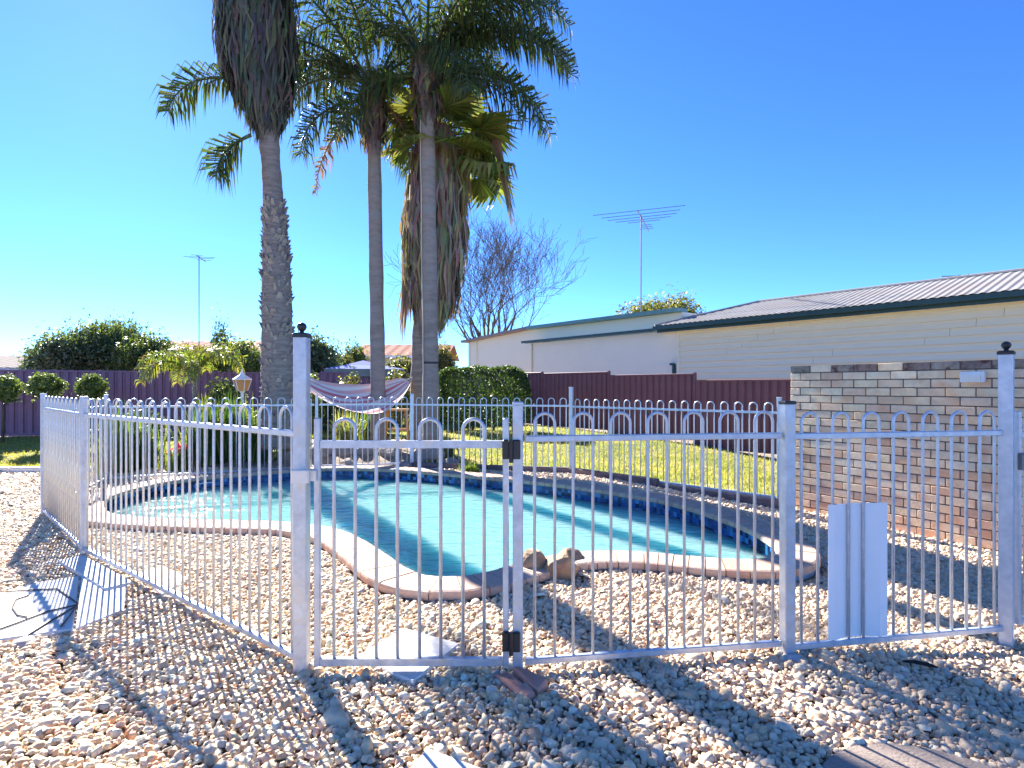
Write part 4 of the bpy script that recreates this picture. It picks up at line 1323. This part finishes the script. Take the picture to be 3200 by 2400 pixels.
# clumps of strappy leaves
def strappy(p, r_, h, n, label, seed, pal=((.07, .13, .03), (.12, .19, .04), (.26, .30, .07)), wd=.016, name='strappy_plant', cat='plant', group='strappy clumps behind the pool', flowers=0, fcol=None):
    rr = random.Random(seed); x, y = p; g0 = gzf(x, y)
    e = empty(name, (x, y, g0), 0, label, cat, group)
    b = MB()
    n = int(n * 1.7); h *= 1.12
    for i in range(n):
        a = rr.uniform(0, 2 * pi); l = h * rr.uniform(.7, 1.2); sp = rr.uniform(.15, 1.0)
        b.cur = tuple(c * rr.uniform(.8, 1.2) for c in pal[rr.choice((0, 0, 1, 1, 2))])
        o_ = Vector((rr.gauss(0, r_ * .3), rr.gauss(0, r_ * .3), 0)); d = Vector((cos(a), sin(a), 0)); s_ = Vector((-sin(a), cos(a), 0))
        prev = None
        for k in range(5):
            t = k / 4
            pt = o_ + d * (r_ * sp * t ** 1.4) + Vector((0, 0, l * (1.25 * t - .55 * sp * t * t * t)))
            w_ = wd * (1 - t ** 2 * .95)
            cur = (b.v(pt - s_ * w_), b.v(pt + s_ * w_))
            if prev: b.F.append([prev[0], prev[1], cur[1], cur[0]])
            prev = cur
    b.build('foliage', M['leaf'], e, vc=True)
    if flowers:
        f = MB(); f.cur = fcol
        for i in range(flowers):
            a = rr.uniform(0, 2 * pi); q_ = rr.uniform(0, r_ * .6); c = Vector((cos(a) * q_, sin(a) * q_, h * rr.uniform(.8, 1.15)))
            for k in range(6):
                aa = rr.uniform(0, 2 * pi); el = rr.uniform(-.4, 1.2); dv = Vector((cos(aa) * cos(el), sin(aa) * cos(el), sin(el))) * .05
                sv_ = dv.cross(Vector((0, 0, 1))).normalized() * .018
                f.face([c, c + dv * .6 + sv_, c + dv, c + dv * .6 - sv_])
        f.build('flowers', M['leaf'], e, vc=True)
G = lambda px, Y: ((px - 1600) / FPX * Y, Y)
strappy(G(372, 9.0), .42, .78, 150, 'tall strappy clump behind the railing, next to the yard corner', 51)
strappy(G(448, 9.4), .34, .62, 110, 'strappy clump between the tall clump and pink flowers', 52)
strappy(G(640, 9.5), .45, .80, 170, 'broad strappy clump before the lantern, beside the pink flowers', 53)
strappy(G(735, 9.7), .45, .78, 170, 'strappy clump at the foot of the white lantern', 54)
strappy(G(810, 9.6), .38, .6, 120, 'strappy clump at the foot of the rough palm trunk', 55)
strappy(G(1085, 11.0), .36, .55, 90, 'spiky pale clump growing beneath the hammock', 56, pal=((.16, .19, .06), (.24, .26, .09), (.34, .33, .14)))
strappy(G(1160, 11.6), .32, .6, 90, 'spiky clump against the middle palm trunk', 57)
strappy(G(1395, 10.6), .28, .35, 70, 'low tufted plant on the lawn edge beside the palms', 58, pal=((.14, .16, .05), (.22, .22, .08), (.30, .26, .12)))
strappy(G(1470, 8.9), .22, .14, 60, 'small creeping green plant behind the pool coping', 59, pal=((.12, .18, .04), (.2, .26, .06), (.3, .3, .1)), wd=.012)
strappy(G(560, 9.15), .25, .32, 70, 'low plant with pink flowers behind the railing', 60, flowers=26, fcol=(.75, .14, .22))
strappy(G(645, 12.6), .30, .75, 90, 'yellow leaved shrub below the arching young palm', 61, pal=((.32, .33, .05), (.42, .40, .06), (.25, .3, .06)), wd=.03)

def dark_bush(px, py, wid, Y, label, seed, pal='dark', n=2600, cat='shrub', sz=.05):
    c = at(px, py, Y); g0 = gzf(c.x, c.y); W = wid / FPX * Y / 2; H = max(.35, c.z - g0)
    e = empty('garden_shrub', (c.x, c.y, g0), 0, label, cat, 'garden shrubs inside the plum fence')
    b = MB()
    for k in range(5): b.tube([(0, 0, -.03), (W * .3 * cos(k * 1.3), W * .3 * sin(k * 1.3), H * .4), (W * .5 * cos(k * 1.3), W * .5 * sin(k * 1.3), H * .8)], [.02, .014, .006], 5)
    b.build('stem', M['twig'], e)
    link('crown', leaves_mesh('crown', [(0, 0, H * .55, W, W * .8, H * .45), (W * .3, 0, H * .7, W * .6, W * .6, H * .3), (-W * .35, .05, H * .6, W * .6, W * .6, H * .35)], n, sz, GREENS[pal], seed), e)
dark_bush(705, 1190, 130, 12.8, 'dark leafy shrub behind the white lantern', 71)
dark_bush(440, 1290, 150, 11.5, 'low dark shrub behind the strappy clumps by the fence', 72)
dark_bush(1085, 1165, 90, 14.2, 'loose pale shrub above the hammock', 73, 'olive', 1600)
dark_bush(1015, 1215, 120, 14.3, 'dark shrub in the gap between hammock and plum fence', 74)
dark_bush(1245, 1150, 100, 13.6, 'feathery shrub between two palm trunks above the hammock', 75, 'olive', 1800)
dark_bush(975, 1155, 60, 13.5, 'bright green sprig beside the latch post', 76, 'light', 900)
dark_bush(900, 1275, 130, 12.4, 'dark shrub below the purple end of the hammock', 77)
dark_bush(1180, 1290, 130, 13.6, 'dark low shrub behind the timber bench', 78)
dark_bush(780, 1285, 140, 11.8, 'dark low shrub between lantern and rough palm trunk', 79)

# ------------------------------------------------------------------ palms
def frond_mesh(elev, L, droop, seed, nl=66, ll=.62, pal=((.045, .075, .028), (.07, .105, .035), (.12, .15, .05)), wd=.016, m=None, petiole=.12, ragged=.0, curl=.75):
    rr = random.Random(seed); b = MB()
    N = 26; pts = [Vector((0, 0, 0))]; T = []
    for i in range(N):
        t = (i + .5) / N; th = elev - droop * t ** 1.35
        d = Vector((cos(th), 0, sin(th))); T.append(d); pts.append(pts[-1] + d * L / N)
    base = pal[rr.choice((0, 1, 1))]
    b.cur = tuple(c * 1.3 for c in pal[1])
    b.tube(pts, [.030 * (1 - .9 * i / N) + .003 for i in range(N + 1)], 5)
    for i in range(nl):
        for sd_ in (-1, 1):
            t = petiole + (1 - petiole) * (i + rr.random() * .9) / nl
            if rr.random() < ragged: continue
            k = min(N - 1, int(t * N)); p = pts[k].lerp(pts[k + 1], t * N - k); d = T[k]
            S = Vector((0, sd_, 0)); U = Vector((-d.z, 0, d.x))
            q_ = (t - petiole) / (1 - petiole)
            l = ll * (.35 + .65 * sin(pi * min(1, q_ * .86 + .10)) ** .8) * rr.uniform(.8, 1.12)
            a = rr.gauss(.05, .5)
            di = (d * rr.uniform(.35, .65) + S * cos(a) * .85 + U * sin(a) * .85).normalized()
            mid = p + di * l * .5
            d2 = (di * (1 - curl) + Vector((0, 0, -1)) * curl).normalized()
            tip = mid + d2 * l * .55
            W = (d - di * d.dot(di)).normalized() * wd * rr.uniform(.7, 1.2)
            b.cur = tuple(c * rr.uniform(.75, 1.3) for c in pal[rr.choice((0, 0, 1, 1, 2))])
            v0 = b.v(p - W * .5); v1 = b.v(p + W * .5); v2 = b.v(mid + W); v3 = b.v(mid - W); v4 = b.v(tip)
            b.F.append([v0, v1, v2, v3]); b.F.append([v3, v2, v4])
    return b.mesh('frond', m or M['palmleaf'], vc=True)

GP = ((.040, .065, .026), (.06, .09, .032), (.10, .13, .045))
DP = ((.20, .14, .085), (.28, .20, .12), (.14, .10, .065))
FR = {}
def fronds(e, z, items, r0=.12, scale=1.0):
    """items: (azimuth deg, elevation deg, length, droop deg)"""
    for i, it in enumerate(items):
        az, el, L, dr = it[:4]; dead = len(it) > 4
        key = (round(el / 8), round(L * 3), round(dr / 12), dead)
        if key not in FR:
            FR[key] = frond_mesh(R(el), L, R(dr), len(FR) + 3, pal=DP if dead else GP, m=M['dead'] if dead else None, ragged=.08 if dead else 0, curl=.93 if dead else .72,
                                 ll=.36 if dead else .66, nl=80 if dead else 84)
        a = R(az)
        link('frond', FR[key], e, (cos(a) * r0, sin(a) * r0, z + (i % 3) * .05), a)

def trunk_from_px(b, pts, Y, org, sides=14, jitter=0.0, seed=1):
    """pts: (px, py, width px); rings of real radius at depth Y"""
    rr = random.Random(seed); path = []; rad = []
    for (x, y, w_), (x2, y2, w2) in zip(pts, pts[1:]):
        for k in range(7):
            t = k / 7; p = at(x + (x2 - x) * t, y + (y2 - y) * t, Y) - org
            path.append(p); rad.append((w_ + (w2 - w_) * t) / 2 / FPX * Y * (1 + rr.uniform(-jitter, jitter)))
    x, y, w_ = pts[-1]; path.append(at(x, y, Y) - org); rad.append(w_ / 2 / FPX * Y)
    b.tube(path, rad, sides)
    return path, rad

def skirt(name, e, prof, n, lmin, lmax, pal, seed, wd=.03, core=.8, m=None, out=.25):
    """dead leaves hanging round a stem: prof [(centre Vector, radius)] from bottom to top"""
    rr = random.Random(seed); b = MB()
    for i in range(n):
        t = rr.random() ** .85 * (len(prof) - 1); k = min(len(prof) - 2, int(t)); f = t - k
        c = prof[k][0].lerp(prof[k + 1][0], f); r_ = prof[k][1] * (1 - f) + prof[k + 1][1] * f
        a = rr.uniform(0, 2 * pi); d = Vector((cos(a), sin(a), 0)); q_ = rr.uniform(.72, 1.04)
        l = rr.uniform(lmin, lmax); b.cur = tuple(x * rr.uniform(.65, 1.3) for x in pal[rr.randrange(len(pal))])
        p0 = c + d * r_ * q_; s_ = Vector((-sin(a + rr.gauss(0, .5)), cos(a), 0)).normalized()
        p1 = p0 + d * out * l * rr.uniform(-.1, .35) + Vector((0, 0, -l * .5)) + s_ * rr.gauss(0, .05)
        p2 = p1 + d * out * l * rr.uniform(-.7, .1) + Vector((0, 0, -l * .5)) + s_ * rr.gauss(0, .07)
        w_ = wd * rr.uniform(.5, 1.3)
        i0 = b.v(p0 - s_ * w_ * .6); i1 = b.v(p0 + s_ * w_ * .6); i2 = b.v(p1 + s_ * w_); i3 = b.v(p1 - s_ * w_); i4 = b.v(p2)
        b.F.append([i0, i1, i2, i3]); b.F.append([i3, i2, i4])
    b.cur = pal[0]
    b.tube([p for p, r_ in prof], [r_ * core for p, r_ in prof], 12)
    o = b.build(name, m or M['dead'], e, vc=True); tag(o, kind='stuff')
    return o

def rnd_crown(seed, n, e0, e1, L0, L1, avoid=None):
    rr = random.Random(seed); res = []
    for i in range(n):
        el = e0 + (e1 - e0) * ((i * .618) % 1)
        res.append((i * 137.5 + rr.uniform(-12, 12), el, rr.uniform(L0, L1), rr.uniform(75, 100) + (20 if el > 50 else 0)))
    return res

# rough trunk with shaggy skirt
def palm_rough():
    Y = 9.5; base = at(872, 1400, Y); org = Vector((base.x, base.y, gzf(base.x, base.y)))
    e = empty('shaggy_palm', org, 0, 'palm with thick rough trunk and a shaggy dark skirt', 'palm tree', 'palm trees behind the pool')
    b = MB()
    path, rad = trunk_from_px(b, [(876, 1400, 112), (872, 1250, 104), (866, 1050, 92), (864, 850, 84), (858, 700, 66), (850, 560, 56), (840, 430, 60), (832, 330, 78)], Y, org, 16, .05, 3)
    b.build('trunk', M['bark'], e, smooth=True)
    # stubs of old leaf bases
    rr = random.Random(9); s = MB()
    for i in range(520):
        k = rr.randint(0, 30); k = min(k, len(path) - 2); f = rr.random(); c = path[k].lerp(path[k + 1], f); r_ = rad[k]
        a = i * 2.39996; d = Vector((cos(a), sin(a), 0)); t = Vector((-sin(a), cos(a), 0)); w_ = rr.uniform(.03, .06); h = rr.uniform(.06, .13)
        p0 = c + d * r_ * .92
        lift = rr.uniform(.02, .075)
        A = p0 - t * w_; B = p0 + t * w_; C = p0 + d * lift + Vector((0, 0, h)) + t * w_ * .5; D = p0 + d * lift + Vector((0, 0, h)) - t * w_ * .5
        E = p0 + Vector((0, 0, h * .85))
        s.face([A, B, C, D]); s.face([D, C, E]); s.face([A, D, E]); s.face([B, E, C])
    tag(s.build('leaf_bases', M['boot'], e), kind='stuff')
    prof = [(at(836, 345, Y) - org, .18), (at(828, 285, Y) - org, .31), (at(815, 210, Y) - org, .52), (at(806, 120, Y) - org, .61), (at(800, 20, Y) - org, .62), (at(797, -180, Y) - org, .58), (at(795, -560, Y) - org, .45)]
    skirt('leaf_skirt', e, prof, 3600, .35, .75, [(.105, .11, .085), (.14, .14, .11), (.08, .085, .07)], 4, wd=.028, core=.86)
    z = (at(795, -560, Y) - org).z; x0 = (at(795, 0, Y) - org).x
    c = empty('crown', (x0, 0, 0)); c.parent = e
    fronds(c, z, rnd_crown(2, 14, 20, 78, 2.3, 2.7), .15)
    zl = (at(800, 262, Y) - org).z
    fronds(c, zl, [(184, 18, 1.5, 95)], .15)
    fronds(c, zl - .85, [(200, -32, .95, 55)], .05)
palm_rough()

def palm_smooth(px0, pxtop, ytop, Y, wb, wt, label, crown, low, seed, boots=True, cable=False, strap=False):
    base = at(px0, 1380, Y); org = Vector((base.x, base.y, gzf(base.x, base.y)))
    e = empty('feather_palm', org, 0, label, 'palm tree', 'palm trees behind the pool')
    b = MB()
    pts = [(px0 + 4, 1415, wb * 1.25), (px0 + 2, 1340, wb * 1.05), (px0, 1100, wb)]
    pts += [((px0 + pxtop) / 2, 700, (wb + wt) / 2), (pxtop, ytop, wt)]
    path, rad = trunk_from_px(b, pts, Y, org, 14, .045, seed)
    b.build('trunk', M['bark2'], e, smooth=True)
    top = path[-1]
    # old leaf bases below the crown
    prof = [(top + Vector((0, 0, -.75)), rad[-1] * 1.05), (top + Vector((0, 0, -.35)), rad[-1] * 1.55), (top, rad[-1] * 1.9), (top + Vector((0, 0, .4)), rad[-1] * 1.5)]
    skirt('leaf_bases', e, prof, 420, .25, .6, [(.20, .15, .12), (.27, .20, .15), (.14, .11, .09)], seed, wd=.035, core=.9, out=.5)
    c = empty('crown', (top.x, top.y, 0)); c.parent = e
    fronds(c, top.z + .15, crown, .12)
    fronds(c, top.z - .1, low, .14)
    if cable:
        b = MB(); b.tube([p + Vector((-r_ * .80, -r_ * .72, 0)) for p, r_ in zip(path[::2], rad[::2])], .011, 6); b.build('cable', M['rope'], e)
    if strap:
        k = min(range(len(path)), key=lambda i: abs((path[i] + org).z - at(0, 1127, Y).z)); b = MB()
        b.lathe([(rad[k] * 1.02, -.02), (rad[k] * 1.04, -.02), (rad[k] * 1.04, .02), (rad[k] * 1.02, .02)], path[k], 16); b.build('strap', M['black'], e)
    return e
palm_smooth(1180, 1166, 300, 11.0, 46, 42, 'slender smooth palm in the middle with fronds arching toward the shaggy palm',
            rnd_crown(12, 10, 25, 78, 2.9, 3.3) + [(176, 42, 2.6, 105), (168, 22, 2.4, 88), (150, 55, 3.0, 110)],
            [(190, -8, 1.8, 85), (178, -42, 2.1, 46, 1), (20, -45, 1.5, 40, 1), (60, -20, 1.6, 60)], 31)
palm_smooth(1345, 1333, 225, 10.6, 50, 46, 'smooth palm carrying a dark strap, with heavy fronds over the lawn side',
            rnd_crown(14, 13, 30, 80, 2.7, 3.1) + [(2, 42, 3.0, 98), (-10, 34, 2.9, 96), (-4, 62, 3.1, 116), (14, 52, 3.1, 108), (-30, 40, 2.9, 100)],
            [(3, 14, 2.7, 94), (-10, 8, 2.6, 92), (170, 0, 2.2, 80), (205, -10, 2.0, 80), (-60, 0, 2.2, 85), (70, 0, 2.3, 80)], 32, cable=True, strap=True)

# fan palm with a long dead skirt
def fan_leaf(seed, r_=.75, pal=None, droop=.5, m=None):
    rr = random.Random(seed); b = MB(); pal = pal or ((.10, .13, .035), (.16, .19, .05), (.24, .25, .07))
    b.cur = (.20, .22, .08)
    pet = [Vector((0, 0, 0)), Vector((.35, 0, .08)), Vector((.75, 0, .06))]; b.tube(pet, [.022, .015, .010], 5)
    c = pet[-1]
    for i in range(30):
        a = -2.1 + 4.2 * i / 29; d = Vector((cos(a), sin(a), .12 * cos(a * 2))); d.normalize(); s_ = Vector((-sin(a), cos(a), .35 * (1 if i % 2 else -1))).normalized()
        l = r_ * rr.uniform(.88, 1.08)
        b.cur = tuple(x * rr.uniform(.8, 1.25) for x in pal[rr.randrange(3)])
        m1 = c + d * l * .6; tip = m1 + (d * (1 - droop) + Vector((0, 0, -droop))) * l * .5
        w_ = r_ * .055
        v = [b.v(c), b.v(m1 + s_ * w_), b.v(tip), b.v(m1 - s_ * w_)]
        b.F.append(v)
    return b.mesh('fan_leaf', m or M['palmleaf'], vc=True)

def palm_fan():
    Y = 11.5; base = at(1303, 1370, Y); org = Vector((base.x, base.y, gzf(base.x, base.y)))
    e = empty('fan_palm', org, 0, 'fan palm with a long straw coloured skirt of dead leaves', 'palm tree', 'palm trees behind the pool')
    b = MB()
    path, rad = trunk_from_px(b, [(1302, 1400, 46), (1304, 1250, 42), (1308, 1050, 42), (1322, 900, 46), (1345, 700, 50), (1362, 500, 50)], Y, org, 12, .08, 5)
    b.build('trunk', M['bark'], e, smooth=True)
    prof = [(at(1348, 935, Y) - org, .24), (at(1354, 860, Y) - org, .50), (at(1356, 760, Y) - org, .58), (at(1358, 650, Y) - org, .61), (at(1362, 560, Y) - org, .56), (at(1366, 480, Y) - org, .48), (at(1368, 400, Y) - org, .34)]
    skirt('dead_leaf_skirt', e, prof, 3400, .45, 1.0, [(.36, .27, .18), (.44, .34, .23), (.27, .20, .14), (.34, .29, .23)], 6, wd=.032, core=.82)
    c = empty('crown', (path[-1].x, path[-1].y, path[-1].z + .2)); c.parent = e
    mes = [fan_leaf(60 + i, .72 + .06 * (i % 3), droop=[.3, .5, .65, .75][i % 4]) for i in range(6)]
    rr = random.Random(8)
    for i in range(26):
        az = i * 137.5; el = rr.uniform(-30, 70)
        o = link('fan_leaf', mes[i % 6], c, (0, 0, rr.uniform(-.1, .45)))
        o.rotation_euler = (rr.uniform(-.3, .3), -R(el), R(az))
    for az, el in ((-10, -15), (5, -40), (12, 5), (-25, 10), (-5, 30), (18, -25), (2, 55)):
        o = link('fan_leaf', mes[rr.randrange(6)], c, (.15, 0, rr.uniform(-.2, .3))); o.rotation_euler = (rr.uniform(-.4, .4), -R(el), R(az)); o.scale = (1.15, 1.15, 1.15)
    # long hanging dead leaf stalks
    for (px, y0, y1, dx) in ((1272, 800, 1080, -18), (1450, 520, 700, 10), (1282, 820, 1010, 0), (1528, 345, 560, 40), (1550, 400, 735, 52), (1440, 560, 850, 14)):
        b = MB(); b.cur = (.26, .18, .12)
        p0 = at(px, y0, Y) - org; p1 = at(px + dx, y1, Y) - org
        for k in range(14):
            q0 = p0 + Vector((rr.gauss(0, .05), rr.gauss(0, .05), rr.uniform(-.2, .1))); q1 = p1 + Vector((rr.gauss(0, .06), rr.gauss(0, .05), rr.uniform(-.1, .4)))
            m_ = (q0 + q1) / 2; w_ = Vector((.02, 0, 0)); b.cur = tuple(x * rr.uniform(.7, 1.3) for x in (.28, .2, .13))
            b.face([q0 - w_ * .5, q0 + w_ * .5, m_ + w_, m_ - w_]); b.face([m_ - w_, m_ + w_, q1])
        b.build('hanging_leaf', M['dead'], e, vc=True)
palm_fan()

# young arching palm before the fence
def young_palm():
    x, y = G(607, 12.7); g0 = gzf(x, y)
    e = empty('young_palm', (x, y, g0), 0, 'young palm with arching yellow green fronds before the plum fence', 'palm tree')
    h = at(607, 1190, 12.7).z - g0
    b = MB(); b.tube([(0, 0, -.05), (.03, 0, h * .5), (0, 0, h)], [.07, .055, .045], 9); b.build('trunk', M['bark2'], e, smooth=True)
    me = [frond_mesh(R(el), 1.5, R(dr), 90 + i, nl=40, ll=.36, pal=((.16, .20, .05), (.24, .27, .06), (.34, .34, .10)), wd=.014, petiole=.2) for i, (el, dr) in enumerate(((76, 150), (60, 150), (84, 140)))]
    for i in range(13): link('frond', me[i % 3], e, (0, 0, h), i * 2.4)
young_palm()

# ------------------------------------------------------------------ hammock, bench, lantern, garden rocks
def hammock():
    A = at(893, 1150, 9.5); B = at(1290, 1178, 11.3)
    e = empty('hammock', ((A.x + B.x) / 2, (A.y + B.y) / 2, 0), 0, 'pink and white striped hammock slung between two palms', 'hammock')
    o = Vector(e.location)
    a0 = at(930, 1180, 9.9); b0 = at(1276, 1192, 11.25); low = at(1125, 1266, 10.6)
    NL, NW = 30, 42; b = MB()
    side = Vector((-(b0 - a0).y, (b0 - a0).x, 0)).normalized()
    V = []
    stripes = [(.82, .76, .74), (.72, .20, .22), (.86, .82, .80), (.80, .46, .44), (.86, .82, .78), (.80, .52, .48), (.84, .78, .74), (.74, .26, .26)]
    sagz = (a0.z + b0.z) / 2 - low.z
    grid = []
    for j in range(NW + 1):
        row = []
        v_ = j / NW * 2 - 1
        for i in range(NL + 1):
            t = i / NL
            c = a0.lerp(b0, t); c.z -= sagz * 4 * t * (1 - t)
            wd = .40 + .12 * sin(pi * t) if t < .5 else .08 + .44 * sin(pi * t) ** .7
            p = c + side * v_ * wd
            p.z += .12 * (abs(v_) ** 1.6) * sin(pi * t) ** .5 + v_ * .5 * wd + .012 * sin(v_ * 9 + t * 11)
            b.cur = stripes[int(j / (NW + 1) * 14) % 8]
            row.append(b.v(p - o))
        grid.append(row)
    for r0, r1 in zip(grid, grid[1:]):
        for k in range(NL): b.F.append([r0[k], r0[k + 1], r1[k + 1], r1[k]])
    b.build('cloth', M['cloth'], e, smooth=True, vc=True)
    for end, c0, rows in ((A, a0, 0), (B, b0, -1)):
        m = MB()
        for j in range(0, NW + 1, 5):
            m.tube([Vector(b.V[grid[j][rows]]), end - o], .006, 5)
        m.build('cord', M['rope'], e)
hammock()

def bench():
    x, y = G(1240, 11.3); g0 = gzf(x, y)
    e = empty('timber_trestle', (x, y, g0), .15, 'small orange timber trestle on the lawn beside the palms', 'trestle')
    ht = at(1240, 1278, 11.3).z - g0
    b = MB(); b.cbox((0, 0, ht - .02), (.48, .2, .045), .006); b.build('seat', M['timber'], e)
    for sx in (-1, 1):
        for sy in (-1, 1):
            b = MB(); b.bar((sx * .17, sy * .05, ht - .04), (sx * .25, sy * .14, 0), .04, .035); b.build('leg', M['timber'], e)
    for sy in (-1, 1):
        b = MB(); b.bar((-.21, sy * .10, ht * .45), (.21, sy * .10, ht * .45), .025, .04); b.build('stretcher', M['timber'], e)
bench()

def lantern():
    x, y = G(757, 9.75); g0 = gzf(x, y); s = 9.75 / FPX
    e = empty('garden_lantern', (x, y, g0), .2, 'white post lantern with amber panes before the plum fence', 'lamp post')
    zb = at(757, 1222, 9.75).z - g0; zt = at(757, 1187, 9.75).z - g0
    b = MB(); b.lathe([(.07, 0), (.07, .03), (.04, .06), (.03, .12), (.024, .2), (.022, zb - .1), (.03, zb - .06), (.022, zb - .04), (.05, zb)], n=12); b.build('post', M['paintw'], e, smooth=False)
    n = 6; rb, rt = 16 * s, 27 * s
    for k in range(n):
        a0, a1 = 2 * pi * k / n, 2 * pi * (k + 1) / n
        p = [Vector((rb * cos(a0), rb * sin(a0), zb + .005)), Vector((rb * cos(a1), rb * sin(a1), zb + .005)), Vector((rt * cos(a1), rt * sin(a1), zt)), Vector((rt * cos(a0), rt * sin(a0), zt))]
        b = MB(); b.face(p); b.build('pane', M['amber'], e)
        b = MB(); b.bar(p[0] * 1.0, p[3] * 1.0, .010, .010); b.build('glazing_bar', M['paintw'], e)
    b = MB(); b.lathe([(rt * 1.06, zt), (rt * 1.1, zt + .012), (rt * .75, zt + .045), (rt * .35, zt + .085), (rt * .16, zt + .13), (.012, zt + .15), (.016, zt + .17), (.004, zt + .19)], n=6); b.build('roof', M['paintw'], e)
lantern()

for i, (px, py, Y, sc_, lab) in enumerate(((905, 1440, 9.75, .22, 'grey rock below the hammock next to latch post'),
        (1000, 1432, 9.9, .26, 'broad grey rock bordering the raised palm bed under the hammock'), (1075, 1428, 10.0, .24, 'grey brown rock in the border under the sagging hammock'),
        (1150, 1425, 10.1, .27, 'large rock of the border in front of the middle palm'), (1218, 1422, 10.0, .25, 'rock of the border between middle palm and bench'),
        (1340, 1420, 9.9, .25, 'rock of the border in front of the strapped palm'), (1410, 1425, 9.75, .20, 'small rock where the border meets the lawn'),
        (830, 1445, 9.7, .2, 'small rock behind the railing below the rough palm'), (1265, 1455, 9.35, .15, 'little rock beside the blue grey railing post'),
        (1090, 1462, 9.45, .16, 'little rock just behind the pool coping under the hammock'))):
    p = at(px, py, Y)
    lump('garden_rock', (p.x, p.y, gzf(p.x, p.y) + sc_ * .18), (sc_ * 1.15, sc_ * .8, sc_ * .6), M['grock'], lab, 'rock', 100 + i, group='rocks edging the palm bed', rz=i * 1.3)
